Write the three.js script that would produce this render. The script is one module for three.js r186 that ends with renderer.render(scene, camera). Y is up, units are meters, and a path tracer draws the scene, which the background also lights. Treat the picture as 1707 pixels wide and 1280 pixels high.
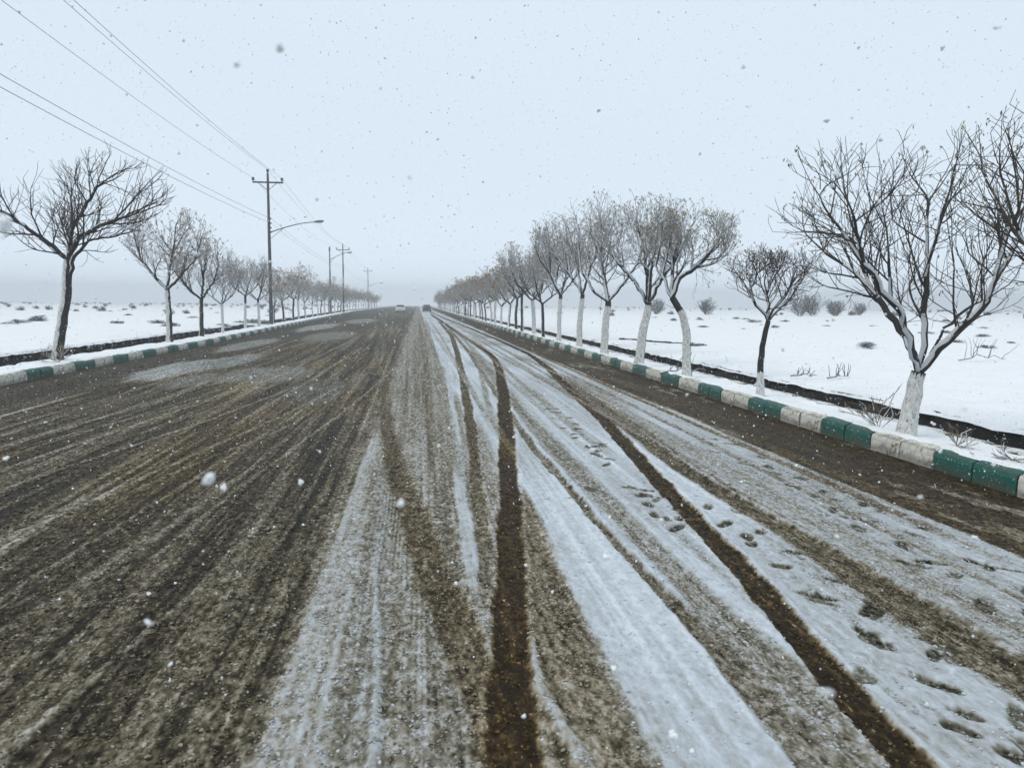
import * as THREE from 'three';
import { mergeGeometries } from 'three/addons/utils/BufferGeometryUtils.js';

// ------------------------------------------------------------------ camera, sky, sun, exposure, haze
const scene = new THREE.Scene();
const camera = new THREE.PerspectiveCamera(53.86, 1024 / 767, 0.05, 3000);
camera.position.set(0, 1.6, 0);
camera.rotation.order = 'YXZ';
camera.rotation.set(-0.10486822, -0.12458295, 0.0087266);
camera.focus = 7;
camera.userData.fStop = 5.2;
const renderer = new THREE.WebGLRenderer();
renderer.toneMapping = THREE.LinearToneMapping;
renderer.toneMappingExposure = 1.06;
renderer.shadowMap.enabled = true;
{ // overcast, snow-laden sky: even cloud, a little lighter in the haze low down, all round
  const W = 64, H = 128, a = new Float32Array(W * H * 4);
  for (let j = 0; j < H; j++) {
    const el = ((j + 0.5) / H - 0.5) * Math.PI, s = Math.max(0, Math.sin(el));
    const k = 1 + .3 * Math.exp(-s * 13);
    for (let i = 0; i < W; i++) {
      const o = (j * W + i) * 4, u = i / W * 6.2832, m = k * (1 + .012 * Math.sin(u * 3 + el * 9) * Math.cos(el * 7 + u * 2) * Math.cos(el));
      a[o] = 0.69 * m; a[o + 1] = 0.795 * m; a[o + 2] = 0.9 * m; a[o + 3] = 1;
    }
  }
  const sky = new THREE.DataTexture(a, W, H, THREE.RGBAFormat, THREE.FloatType);
  sky.mapping = THREE.EquirectangularReflectionMapping; sky.magFilter = THREE.LinearFilter; sky.needsUpdate = true;
  scene.background = sky; scene.environment = sky;
}
const sun = new THREE.DirectionalLight(0xfff6ea, 1.1);
sun.position.set(-40, 60, 12);
sun.castShadow = true; sun.shadow.radius = 55;
sun.shadow.mapSize.set(2048, 2048);
Object.assign(sun.shadow.camera, { left: -80, right: 80, top: 80, bottom: -80, near: 1, far: 300 });
scene.add(sun, sun.target);
scene.fog = new THREE.FogExp2(0xf4f8fa, 0.0022);

// ------------------------------------------------------------------ helpers
function mulberry(a) { return () => { a |= 0; a = a + 0x6D2B79F5 | 0; let t = Math.imul(a ^ a >>> 15, 1 | a); t = t + Math.imul(t ^ t >>> 7, 61 | t) ^ t; return ((t ^ t >>> 14) >>> 0) / 4294967296; }; }
const NT = new Float32Array(65536); { const r = mulberry(77); for (let i = 0; i < 65536; i++) NT[i] = r(); }
function vn(x, y) { // value noise 0..1
  const xi = Math.floor(x), yi = Math.floor(y); let fx = x - xi, fy = y - yi;
  fx = fx * fx * (3 - 2 * fx); fy = fy * fy * (3 - 2 * fy);
  const a = xi & 255, b = (xi + 1) & 255, c = (yi & 255) << 8, d = ((yi + 1) & 255) << 8;
  const p = NT[a + c], q = NT[b + c], r = NT[a + d], s = NT[b + d];
  return p + (q - p) * fx + (r - p + (p - q - r + s) * fx) * fy;
}
const ss = (a, b, x) => { let t = (x - a) / (b - a); t = t < 0 ? 0 : t > 1 ? 1 : t; return t * t * (3 - 2 * t); };
const lerp = (a, b, t) => a + (b - a) * t;
const clamp = (x, a, b) => x < a ? a : x > b ? b : x;
const taken = {};
function numbered(n) { const k = taken[n] = (taken[n] ?? -1) + 1; return k ? `${n}_${String(k).padStart(3, '0')}` : n; }
function shade(o) { o.traverse(c => { if (c.isMesh) { c.castShadow = true; c.receiveShadow = true; } }); return o; }
function tag(o, label, category, group, kind) { o.userData.label = label; if (category) o.userData.category = category; if (group) o.userData.group = group; if (kind) o.userData.kind = kind; return o; }
function part(name, geo, mat, parent) { const m = new THREE.Mesh(geo, mat); m.name = name; m.castShadow = m.receiveShadow = true; parent.add(m); return m; }
function top(name, pos = [0, 0, 0], turn = 0) { const g = new THREE.Group(); g.name = numbered(name); g.position.set(...pos); g.rotation.y = turn; scene.add(g); return g; }
function cloneThing(src, name, pos, turn = 0, sc = 1) { const c = src.clone(); c.name = numbered(name); c.position.set(...pos); c.rotation.y = turn; c.scale.set(sc, sc, sc); c.userData = { ...src.userData }; scene.add(c); return c; }
function geoFrom(p, idx, uv, nor, col) {
  const g = new THREE.BufferGeometry();
  g.setAttribute('position', new THREE.Float32BufferAttribute(p, 3));
  if (uv) g.setAttribute('uv', new THREE.Float32BufferAttribute(uv, 2));
  if (col) g.setAttribute('color', new THREE.Float32BufferAttribute(col, 3));
  g.setIndex(idx);
  if (nor) g.setAttribute('normal', new THREE.Float32BufferAttribute(nor, 3)); else g.computeVertexNormals();
  return g;
}
function dataTex(w, h, fn, srgb = true, repeat = true) {
  const a = new Uint8Array(w * h * 4), c = [0, 0, 0];
  for (let j = 0; j < h; j++) for (let i = 0; i < w; i++) { fn(i, j, c); const o = (j * w + i) * 4; a[o] = c[0]; a[o + 1] = c[1]; a[o + 2] = c[2]; a[o + 3] = 255; }
  const t = new THREE.DataTexture(a, w, h); if (srgb) t.colorSpace = THREE.SRGBColorSpace;
  if (repeat) t.wrapS = t.wrapT = THREE.RepeatWrapping; t.magFilter = THREE.LinearFilter; t.needsUpdate = true; return t;
}
const LUT = new Uint8Array(4097); for (let i = 0; i <= 4096; i++) { const l = i / 4096; LUT[i] = Math.round(255 * (l <= 0.0031308 ? 12.92 * l : 1.055 * Math.pow(l, 1 / 2.4) - 0.055)); }
const S8 = l => LUT[l <= 0 ? 0 : l >= 1 ? 4096 : (l * 4096) | 0];
// tiling noise on a period (in lattice cells)
function tvn(x, y, P) { const xi = Math.floor(x), yi = Math.floor(y); let fx = x - xi, fy = y - yi; fx = fx * fx * (3 - 2 * fx); fy = fy * fy * (3 - 2 * fy); const m = v => ((v % P) + P) % P; const a = m(xi), b = m(xi + 1), c = m(yi) << 8, d = m(yi + 1) << 8; const p = NT[a + c], q = NT[b + c], r = NT[a + d], s = NT[b + d]; return p + (q - p) * fx + (r - p + (p - q - r + s) * fx) * fy; }

// ------------------------------------------------------------------ road layout: x across, d = metres ahead (z = -d)
const XR = d => 5.2 + 0.003 * Math.max(0, d - 20);
const XL = d => -7.85 - 0.033 * (clamp(d, 30, 145) - 30);
const HK = 0.18, HV = 0.12;          // kerb top, verge level

// tyre tracks: [x, d, half width] along each, s = snow left in it, b = how muddy, dep = how deep, rid = pushed-up edge
const TR = [];
function band(pts, o) { TR.push({ pts, s: .2, b: .5, soft: .3, op: 1, dep: .012, rid: 0, tread: 0, fade: .12, ...o }); }
// pale slush between the dark left lanes and the middle
band([[-.44, 1.5, .13], [-.46, 4, .12], [-.49, 6, .08], [-.51, 9.3, .03]], { s: .66, b: .25, soft: .35, dep: -.006 });
band([[-.2, 1.5, .1], [-.25, 4.4, .08], [-.34, 7.5, .05]], { s: .55, b: .15, soft: .5, dep: .004, tread: 1 });
band([[-.15, 1.8, .022], [-.19, 3.3, .02], [-.26, 4.6, .012]], { s: .74, b: .1, soft: .6, dep: -.01 });
band([[.06, 1.8, .12], [.06, 3.28, .12], [-.03, 4.36, .11], [-.15, 5.65, .09], [-.27, 8, .05]], { s: .46, b: .2, soft: .5, tread: 2, dep: .01, op: .8 });
band([[.27, 1.8, .05], [.26, 2.85, .07], [.23, 3.09, .08], [.2, 3.61, .1], [.1, 4.18, .11], [-.03, 5.48, .11], [-.22, 7.35, .1], [-.4, 9.7, .08], [-.6, 14, .08], [-.9, 24, .09]], { s: .24, b: .6, soft: .4, dep: .01 });
band([[.31, 3.9, .025], [.31, 4.13, .035], [.33, 5, .05], [.35, 5.95, .05], [.42, 7.9, .05], [.5, 10.4, .05], [.61, 15.1, .05]], { s: .8, b: .1, soft: .3, dep: -.012 });
band([[.14, 6.5, .04], [.16, 10.2, .05], [.19, 13.4, .06], [.21, 19.6, .08], [.19, 35.9, .1], [.1, 70, .1]], { s: .36, b: .35, soft: .4, fade: .2 });
band([[-.16, 8, .04], [-.1, 12, .05], [0, 20, .07], [.1, 40, .08]], { s: .42, b: .3, soft: .4, op: .8 });
band([[.38, 7, .03], [.42, 12, .04], [.5, 20, .05], [.6, 34, .06]], { s: .46, b: .3, soft: .4, op: .8 });
// churned slush right of the middle track, its pushed-up ridge
band([[.6, 1.5, .2], [.62, 2.8, .17], [.66, 3.4, .15], [.71, 4.2, .14], [.8, 5.2, .1], [.87, 6.4, .05]], { s: .38, b: .5, soft: .35, dep: .006 });
band([[.6, 1.6, .035], [.57, 2.42, .03], [.53, 2.7, .028], [.51, 3, .024], [.53, 3.4, .015]], { s: .68, b: .3, soft: .6, dep: -.013 });
band([[.35, 3.7, .06], [.41, 4.31, .05], [.49, 5.94, .055], [.65, 9.08, .065], [.77, 11.6, .07], [.96, 15.8, .08], [1.3, 25.2, .09], [1.7, 38.7, .11], [1.9, 70, .13]], { s: .2, b: .6, soft: .3, rid: .006 });
// grey tracks through the white snow
band([[1.42, 1.5, .12], [1.42, 2.6, .11], [1.4, 3.4, .08], [1.36, 4.2, .055], [1.31, 5.9, .045], [1.3, 9.2, .05], [1.42, 14, .06], [1.7, 25, .08], [2, 50, .1]], { s: .4, b: .3, soft: .35, dep: .014, tread: 1, rid: .01 });
band([[1.62, 1.5, .13], [1.58, 2.72, .13], [1.55, 3.75, .1], [1.52, 5.4, .09], [1.52, 9.2, .11], [1.6, 14, .12], [1.9, 26, .12]], { s: .52, b: .2, soft: .5, tread: 1, dep: .008 });
band([[1.44, 3.5, .015], [1.39, 4.4, .018], [1.365, 5.4, .02], [1.37, 9.2, .025], [1.46, 13, .02]], { s: .92, b: 0, soft: .6, dep: -.014 });
band([[2.0, 8, .05], [2.05, 12, .06], [2.2, 20, .07], [2.5, 34, .08]], { s: .52, b: .2, soft: .5, op: .7 });
band([[1.0, 9, .05], [1.25, 14, .05], [1.75, 22, .06], [2.1, 36, .08]], { s: .5, b: .25, soft: .5, op: .8 });
// the wide muddy lane that splits off to the right
band([[2.62, 1.5, .17], [2.62, 2.8, .16], [2.62, 3.7, .16], [2.66, 4.9, .14], [2.65, 7.1, .15], [2.78, 9, .16], [2.9, 12, .17], [3.1, 17, .18]], { s: .27, b: .45, soft: .3, dep: .012, tread: 1 });
band([[2.8, 2.5, .018], [2.79, 4.1, .02], [2.7, 6.5, .022], [2.9, 10.2, .02]], { s: .66, b: .15, soft: .6, dep: -.014 });
band([[2.95, 1.5, .09], [2.95, 3.5, .1], [2.98, 5, .1], [3.02, 8, .12], [3.15, 12, .14], [3.3, 17, .14]], { s: .5, b: .3, soft: .5, dep: .005, op: .6 });
band([[3.3, 1.5, .03], [3.34, 5, .03], [3.4, 9, .04], [3.5, 16, .05], [3.6, 40, .08]], { s: .42, b: .3, soft: .5, op: .8 });
band([[3.72, 4, .04], [3.76, 8, .05], [3.8, 16, .06], [3.9, 40, .08]], { s: .35, b: .5, soft: .5 });
// the two strong brown tracks
band([[1.66, 1.4, .09], [1.72, 2.29, .085], [1.83, 3.31, .085], [1.96, 4.22, .08], [2.11, 5.77, .085], [2.32, 7.83, .095], [2.59, 10.25, .1], [2.92, 14.6, .1], [3.26, 18.4, .1], [3.6, 25, .1], [3.5, 42, .12], [3, 80, .16], [2.4, 150, .2]], { s: .06, b: 1.05, soft: .2, dep: .012, rid: .01 });
band([[.26, 1.4, .11], [.33, 2.45, .1], [.4, 3.16, .088], [.53, 4.14, .082], [.74, 5.91, .085], [1.08, 9.05, .095], [1.53, 13.36, .1], [2.07, 19.55, .1], [2.3, 24, .1], [2.3, 28, .11], [2.26, 36, .13], [2.2, 50, .15], [2.17, 71, .18], [1.97, 115, .22]], { s: .04, b: 1.35, soft: .2, dep: .012, rid: .008 });
// pushed lines of slush on the dark left lanes
const ridge = (pts, s = .5) => band(pts, { s, b: .35, soft: .8, dep: -.009, op: .75, fade: .25 });
ridge([[-3.1, 3.5, .03], [-2.75, 5.25, .035], [-2.37, 7.8, .03], [-1.86, 11.1, .03], [-1.3, 17, .03]]);
ridge([[-1.5, 2.4, .03], [-1.41, 3.03, .03], [-1.25, 4.04, .02], [-1.15, 5.74, .025], [-1.28, 8.35, .02]], .42);
ridge([[-2.1, 3, .04], [-1.99, 3.75, .04], [-1.73, 5.64, .04], [-1.6, 7.46, .03], [-1.45, 12, .03]], .44);
ridge([[-3.9, 6, .05], [-3.5, 8.5, .05], [-3, 12, .05], [-2.6, 18, .05]], .36);
ridge([[-5.75, 8.5, .06], [-5.72, 11.1, .05], [-5.79, 14, .05]], .66);
ridge([[-5.0, 7, .03], [-4.85, 11, .03], [-4.6, 18, .04]], .36);
ridge([[-4.4, 9, .04], [-4.2, 14, .04], [-3.9, 24, .05]], .42);
ridge([[-.95, 3.6, .015], [-.92, 6, .02], [-1, 12, .03], [-1.2, 25, .04]], .34);
ridge([[-2.4, 9, .03], [-2.2, 16, .04], [-2, 30, .05]], .46);
ridge([[-.7, 9, .02], [-.75, 15, .03], [-.9, 30, .04]], .5);
ridge([[-3.1, 14, .03], [-2.95, 22, .05], [-2.8, 40, .06]], .5);
{ // thin older tracks, half filled in, at slight angles to the road
  const R = mulberry(2024); for (let i = 0; i < 15; i++) { const a = 5 + R() * 7, b = 30 + R() * 60, x = (i < 10 ? .7 + R() * 3 : -.5 + R() * 1.2), e = x + (R() - .5) * 1.3, c = (R() - .5) * .5; band([[x, a, .035 + R() * .02], [lerp(x, e, .25) + c * .5, lerp(a, b, .2), .05], [lerp(x, e, .55) + c, lerp(a, b, .5), .065], [e, b, .09]], { s: .4 + R() * .22, b: .2, soft: .45, op: .6, fade: .3, dep: .006 }); }
  for (let i = 0; i < 10; i++) { const a = 2.2 + R() * 8, b = a + 5 + R() * 22, x = -.8 - R() * 4.6, e = x + .12 * (b - a) * (.3 + R() * .6); ridge([[x - .05 * a, a, .012 + R() * .012], [lerp(x, e, .5), (a + b) / 2, .016 + R() * .014], [e, b, .025]], .42 + R() * .2); }
}
const FEET = [[2.53, 4.26], [2.18, 3.72], [2.46, 3.71], [2.4, 3.58], [2.19, 3.33], [2.19, 3.21], [2.48, 3.22], [2.44, 3.04], [2.15, 2.6], [2.05, 2.5], [2.12, 2.32], [1.92, 2.92], [3.08, 4.26], [3.22, 4.27], [3.21, 4.05], [3.53, 4.16], [3.64, 4.09], [3.49, 6.06], [3.27, 5.5], [3.62, 5.65], [3.18, 5.02], [3.66, 5.46], [3.67, 4.97], [1.79, 5.47], [1.85, 5.38], [1.92, 7.76], [1.88, 7.31], [1.91, 8.28], [1.5, 6.35], [1.89, 8.86], [3.39, 8.43], [3.71, 8.32], [1.86, 9.6], [1.95, 10.4], [1.97, 11.4], [2.1, 12.3], [3.05, 3.6], [3.35, 3.3], [2.28, 4.9], [3.5, 7.1], [3.6, 6.6]];
{ const R = mulberry(404); for (let i = 0; i < 15; i++) { const d = 2.3 + i * .24 + R() * .1; FEET.push([2.05 + (i & 1) * .2 + R() * .1 + .03 * d, d]); } for (let i = 0; i < 16; i++) FEET.push([3.05 + R() * .65, 3.4 + i * .34 + R() * .2]); for (let i = 0; i < 26; i++) { const d = 5 + R() * 9; FEET.push([1.72 + R() * .22 + .02 * d, d]); } }
const FT = FEET.map(([x, d], i) => { const a = (NT[i * 7 + 3] - .5) * 1.9; return [x, d, Math.cos(a), Math.sin(a), .034 + NT[i] * .024, .07 + NT[i + 99] * .06, .6 + NT[i + 300] * .4]; });
const ICE = [[-5.7, 19, .75, 3.2, .62], [-5.0, 21.5, .6, 3, .5], [-3.3, 17.3, 1, 2.2, .42], [-4.6, 16, .5, 1.6, .4], [-6.4, 30, .7, 5, .5], [-4.2, 38, 1.2, 6, .4], [-6.5, 52, 1, 9, .55], [-5, 70, 1.4, 10, .5], [-1.8, 14, .5, 2, .3]];
let row = [], rowFeet = [], rowIce = [];
function cr(p0, p1, p2, p3, t) { return .5 * (2 * p1 + (p2 - p0) * t + (2 * p0 - 5 * p1 + 4 * p2 - p3) * t * t + (3 * p1 - p0 - 3 * p2 + p3) * t * t * t); }
function setRow(d) {
  row = [];
  for (const k of TR) {
    const p = k.pts, n = p.length; if (d < p[0][1] - .4 || d > p[n - 1][1] * 1.05) continue;
    let i = 0; while (i < n - 2 && p[i + 1][1] < d) i++;
    const t = clamp((d - p[i][1]) / (p[i + 1][1] - p[i][1]), 0, 1), a = p[Math.max(0, i - 1)], e = p[Math.min(n - 1, i + 2)];
    const L = p[n - 1][1] - p[0][1];
    const f = Math.min(1, (d - p[0][1] + .4) / (p[0][1] < 2 ? .2 : .06 * L + .3), (p[n - 1][1] * 1.05 - d) / (k.fade * L + .2));
    row.push({ k, c: cr(a[0], p[i][0], p[i + 1][0], e[0], t), w: lerp(p[i][2], p[i + 1][2], t), f: clamp(f, 0, 1) });
  }
  rowFeet = FT.filter(q => Math.abs(q[1] - d) < .2);
  rowIce = ICE.filter(q => Math.abs(q[1] - d) < q[3] * 1.6);
}
let cS = 0, cB = 0, cH = 0;
function cell(x, d) { // snow cover, muddiness, height of the slush
  const e1 = (vn(x * 3 + 7, d * .9) - .5) * .09 + (vn(x * 13 + 3, d * 6) - .5) * .04, x1 = x + e1;
  const x2 = x + (vn(x * 9, d * 3.1 + 40) - .5) * .024 + (vn(x * 30, d * 15) - .5) * .014;
  const st = vn(x * 6.3 + .15 * d + 11, d * .13) * .55 + vn(x * 17 + .1 * d, d * .28 + 9) * .45;
  const st2 = vn(x * 33 - .12 * d, d * .6 + 5);
  const big = vn(x * .45 + 3, d * .07 + 2);
  const st3 = vn(x * 61 + .3 * d, d * 1.1 + 3); let S = .04 + .5 * st * st + (big - .5) * .12 + .16 * (st2 - .5) + .24 * (st3 - .5), B = .42 + .4 * ss(.5, .85, vn(x * .9 + 4, d * .25)), H = 0;
  // left gutter: wet asphalt
  const lg = 1 - ss(-6.6, -5.2, x1 + (big - .5)); S = lerp(S, .05 + .14 * st * 1.3, lg); B = lerp(B, .3, lg);
  const mid = ss(-.72, -.48, x1); S = lerp(S, .48 + .3 * (st - .5) + .2 * (st2 - .5) + .16 * (st3 - .5), mid); B = lerp(B, .3, mid);
  const wb = d < 6 ? .8 : lerp(.8, .6, ss(6, 16, d)), wh = ss(wb - .06, wb + .1, x1) ;
  S = lerp(S, .86 + .3 * (st - .5) + .18 * (st2 - .5) + .12 * (st3 - .5) + .3 * (vn(x * 1.6 + 20, d * .5) - .5), wh); B = lerp(B, .04, wh);
  const ic = ss(2.85, 3.05, x1); S -= ic * wh * (.05 + .16 * (st - .4));
  for (let i = 0; i < rowIce.length; i++) { const q = rowIce[i], u = (x1 - q[0]) / q[2], v = (d - q[1]) / q[3], r = u * u + v * v + (st - .5) * 1.2; const m = 1 - ss(.5, 1.2, r); S = lerp(S, q[4] + .2 * (st2 - .5), m); B = lerp(B, .05, m); }
  for (let i = 0; i < row.length; i++) {
    const r = row[i], k = r.k, t = Math.abs(x2 - r.c) / r.w; if (t > 2.2) continue;
    const m = (1 - ss(1 - k.soft, 1 + k.soft, t)) * k.op * r.f;
    if (m > 0) { let s = k.s + ((st2 - .5) * .16 + (st3 - .5) * .14) * (k.s > .3 ? 1 : .6); if (k.tread) { const q = (Math.sin(x * 230 + 5 * vn(x * 5, d * 1.2)) * .5 + .5) * ss(.35, .7, vn(x * 9, d * .9 + 30)); s += (q - .3) * .12 * k.tread; H -= q * .005 * m; } S = lerp(S, s, m); B = lerp(B, k.b, m); H = lerp(H, -k.dep, m); }
    if (k.rid && t > .9) { const u = (t - 1.2) / .22, q = Math.exp(-u * u) * r.f; H += q * k.rid * (.4 + 1.2 * vn(d * 5, r.c * 40)); S += q * .1; }
  }
  for (let i = 0; i < rowFeet.length; i++) { const q = rowFeet[i], u = ((x - q[0]) * q[2] + (d - q[1]) * q[3]) / q[4], v = (-(x - q[0]) * q[3] + (d - q[1]) * q[2]) / q[5], r = u * u + v * v + (vn(x * 22, d * 14) - .5) * .25; if (r < 2.5) { const m = (1 - ss(.45, 1.25, r)) * q[6]; S = lerp(S, .2, m); H = lerp(H, -.012, m); } }
  // brown gutter by the right kerb
  const rg = ss(3.84, 3.98, x1 + (st - .5) * .1) ; if (rg > 0) { const wet = ss(4.4, 5, x1 + (vn(x * 2, d * .6) - .5) * .6); S = lerp(S, .09 + .2 * (st - .4) - .05 * wet, rg); B = lerp(B, .9 + .2 * wet, rg); H = lerp(H, -.014, rg); const pt = rg * ss(.66, .78, vn(x * 2.1 + 60, d * .55) * .6 + vn(x * 9, d * 3) * .4); S = lerp(S, .5, pt * .7); B = lerp(B, .3, pt); }
  cS = S; cB = B; cH = H + .016 * clamp(S, 0, 1);
}
const PAL = [[0, .012, .01, .007], [.14, .037, .033, .023], [.3, .094, .09, .067], [.5, .2, .198, .172], [.72, .36, .378, .38], [.9, .47, .51, .545], [1.15, .63, .675, .71]];
const rgb = [0, 0, 0];
function paint(c, B) {
  let i = 0; while (i < 5 && PAL[i + 1][0] < c) i++;
  const a = PAL[i], b = PAL[i + 1], t = clamp((c - a[0]) / (b[0] - a[0]), 0, 1), m = B * (1 - ss(.55, .95, c));
  rgb[0] = lerp(a[1], b[1], t) * (1 + .3 * m); rgb[1] = lerp(a[2], b[2], t) * (1 - .02 * m); rgb[2] = lerp(a[3], b[3], t) * (1 - .38 * m);
}
const road = top('road'); tag(road, 'wide asphalt road under brown slush and tyre-tracked snow', undefined, undefined, 'structure');
function roadSheet(xa, xb, d0, d1, nx, nd, tw, th, fine) {
  // geometry
  const P = [], UV = [], I = [];
  for (let j = 0; j <= nd + 1; j++) {
    const lap = j > nd, v = Math.min(1, j / nd), d = (lap ? .07 : 0) + d0 + (d1 - d0) * (d1 > 50 ? v * v * .6 + v * .4 : v), a = xa(d), b = xb(d); setRow(d);
    for (let i = 0; i <= nx; i++) {
      const u = i / nx, x = lerp(a, b, u); cell(x, d);
      const s = clamp(cS, 0, 1), rough = (.35 + .65 * (1 - Math.abs(s - .45) * 1.4));
      let y = cH + ((vn(x * 19, d * 19) - .5) * .012 + (vn(x * 43 + 9, d * 43) - .5) * .009) * (fine > 1 ? 0 : 1) * rough;
      y += -.02 * Math.pow(clamp((x + 1.2) / 6.5, -1, 1), 2);
      P.push(x, y - (lap ? .012 : 0), -d); UV.push(u, Math.min(1, (d - d0) / (d1 - d0)));
      if (i < nx && j <= nd) { const k = j * (nx + 1) + i; I.push(k, k + 1, k + nx + 1, k + 1, k + nx + 2, k + nx + 1); }
    }
  }
  // colour, fine relief and wetness of the slush
  const C = new Uint8Array(tw * th * 4), Bm = new Uint8Array(tw * th * 4), rw = tw >> 1, rh = th >> 1, Rm = new Uint8Array(rw * rh * 4);
  const f1 = 48 / Math.max(1, fine * .7), f2 = 118 / fine, f3 = 21;
  for (let j = 0; j < th; j++) {
    const d = d0 + (d1 - d0) * (j + .5) / th, a = xa(d), b = xb(d); setRow(d);
    for (let i = 0; i < tw; i++) {
      const x = lerp(a, b, (i + .5) / tw); cell(x, d);
      const g1 = vn(x * f1, d * f1 * .5), g2 = vn(x * f2 + 5, d * f2 * .55), g3 = vn(x * f3 + 50, d * f3 * .6), g = g1 * .45 + g2 * .35 + g3 * .2;
      const S = cS, amp = lerp(lerp(.55, 1.0, ss(.05, .3, S)), .42, ss(.5, .8, S));
      let c = S + (g - .5) * amp;
      if (S < .3 && g2 > .9 && g1 > .6) c += .4;
      paint(c, cB); const o = (j * tw + i) * 4;
      C[o] = S8(rgb[0]); C[o + 1] = S8(rgb[1]); C[o + 2] = S8(rgb[2]); C[o + 3] = 255;
      const hgt = clamp(g * .8 + .1, 0, 1) * 255; Bm[o] = Bm[o + 1] = Bm[o + 2] = hgt; Bm[o + 3] = 255;
      if (!(i & 1) && !(j & 1)) { const q = ((j >> 1) * rw + (i >> 1)) * 4, r = 255 * clamp(.6 + .32 * ss(.1, .7, c), .3, .95); Rm[q] = Rm[q + 1] = Rm[q + 2] = r; Rm[q + 3] = 255; }
    }
  }
  const tx = (a, w, h, srgb) => { const t = new THREE.DataTexture(a, w, h); if (srgb) t.colorSpace = THREE.SRGBColorSpace; t.magFilter = THREE.LinearFilter; t.needsUpdate = true; return t; };
  const mat = new THREE.MeshPhysicalMaterial({ ior: 1.31, specularIntensity: .35, map: tx(C, tw, th, true), bumpMap: tx(Bm, tw, th), bumpScale: .007, roughnessMap: tx(Rm, rw, rh), roughness: 1, metalness: 0 });
  return part('road_surface', geoFrom(P, I, UV), mat, road);
}
const CUT = -3.6;
roadSheet(() => CUT, XR, 1.8, 6, 520, 250, 2048, 1024, 1);
roadSheet(XL, XR, 6, 16, 380, 290, 2048, 2048, 1.3);
roadSheet(XL, XR, 16, 60, 260, 200, 2048, 2048, 2.2);
roadSheet(XL, XR, 60, 480, 90, 110, 1024, 2048, 6);
roadSheet(XL, () => CUT, 1.8, 6, 120, 120, 512, 512, 1.6);
roadSheet(XL, XR, -14, 1.8, 200, 220, 1024, 1024, 1.6);

// loose slush: lumps that lie on the churned parts, thin out on the clean snow
{ const R = mulberry(3131), g = new THREE.IcosahedronGeometry(1, 0), p = g.attributes.position; for (let i = 0; i < p.count; i++) { const x = p.getX(i), y = p.getY(i), z = p.getZ(i), k = .72 + .56 * vn(x * 2.3 + 7, y * 2.3 + z * 1.9 + 4); p.setXYZ(i, x * k, y * k * .55, z * k); } g.computeVertexNormals();
  const list = [], zones = [[1.9, 5.2, 3000, .0068], [5.2, 9.5, 1300, .0085], [9.5, 17, 330, .0115], [17, 30, 70, .016]];
  for (const [d0, d1, per, size] of zones) { const steps = Math.ceil((d1 - d0) / .04); for (let j = 0; j < steps; j++) { const d = d0 + (j + R()) * (d1 - d0) / steps; setRow(d); const xa = Math.max(XL(d) + .3, -.62 * d - .6), xb = Math.min(XR(d) - .05, .86 * d + .5), n = per * (xb - xa) * (d1 - d0) / steps; for (let k = 0; k < n; k++) { const x = lerp(xa, xb, R()); cell(x, d); const S = clamp(cS, 0, 1), want = x > 3.9 ? .3 : S < .1 ? .5 : S < .72 ? 1 : .1; if (R() > want) continue; const c = S + .05 + (R() - .42) * .5; paint(clamp(c, .06, 1), cB); list.push([x, cH - .02 * Math.pow(clamp((x + 1.2) / 6.5, -1, 1), 2) + size * .1, d + (R() - .5) * .07, size * (.4 + 1.2 * R() * R()), rgb[0], rgb[1], rgb[2]]); } } }
  const im = new THREE.InstancedMesh(g, new THREE.MeshPhysicalMaterial({ ior: 1.31, specularIntensity: .35, roughness: .75 }), list.length), m = new THREE.Matrix4(), q = new THREE.Quaternion(), e = new THREE.Euler(), c = new THREE.Color();
  list.forEach(([x, y, d, s, a, b, f], i) => { q.setFromEuler(e.set((R() - .5) * .9, R() * 6, (R() - .5) * .9)); m.compose(new THREE.Vector3(x, y, -d), q, new THREE.Vector3(s * (.8 + R() * .5), s, s * (.8 + R() * .6))); im.setMatrixAt(i, m); im.setColorAt(i, c.setRGB(a, b, f)); });
  im.name = 'slush_lumps'; im.castShadow = im.receiveShadow = true; scene.add(im); tag(im, 'loose lumps of dirty slush lying on the road', 'slush', undefined, 'stuff'); console.log('lumps', list.length);
}

// ------------------------------------------------------------------ verges, ditches and snow fields
const snowTex = dataTex(512, 512, (i, j, c) => { const u = i / 512, v = j / 512; const n = tvn(u * 8, v * 8, 8) * .4 + tvn(u * 32, v * 32, 32) * .3 + tvn(u * 128, v * 128, 128) * .3; let k = .86 + .1 * (n - .5); if (tvn(u * 128 + 40, v * 128 + 9, 128) > .93 && tvn(u * 16 + 5, v * 16, 16) > .55) k *= .72; c[0] = S8(k * .965); c[1] = S8(k * .985); c[2] = S8(k); });
const snowBump = dataTex(512, 512, (i, j, c) => { const u = i / 512, v = j / 512; c[0] = c[1] = c[2] = 255 * (tvn(u * 10, v * 10, 10) * .5 + tvn(u * 40, v * 40, 40) * .3 + tvn(u * 160, v * 160, 160) * .2); }, false);
snowTex.repeat.set(.25, .25); snowBump.repeat.set(.25, .25);
const M = {};
M.snow = new THREE.MeshStandardMaterial({ map: snowTex, bumpMap: snowBump, bumpScale: .06, roughness: .92 });
M.crust = new THREE.MeshStandardMaterial({ color: new THREE.Color().setRGB(.58, .61, .63), roughness: .95 });
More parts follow.
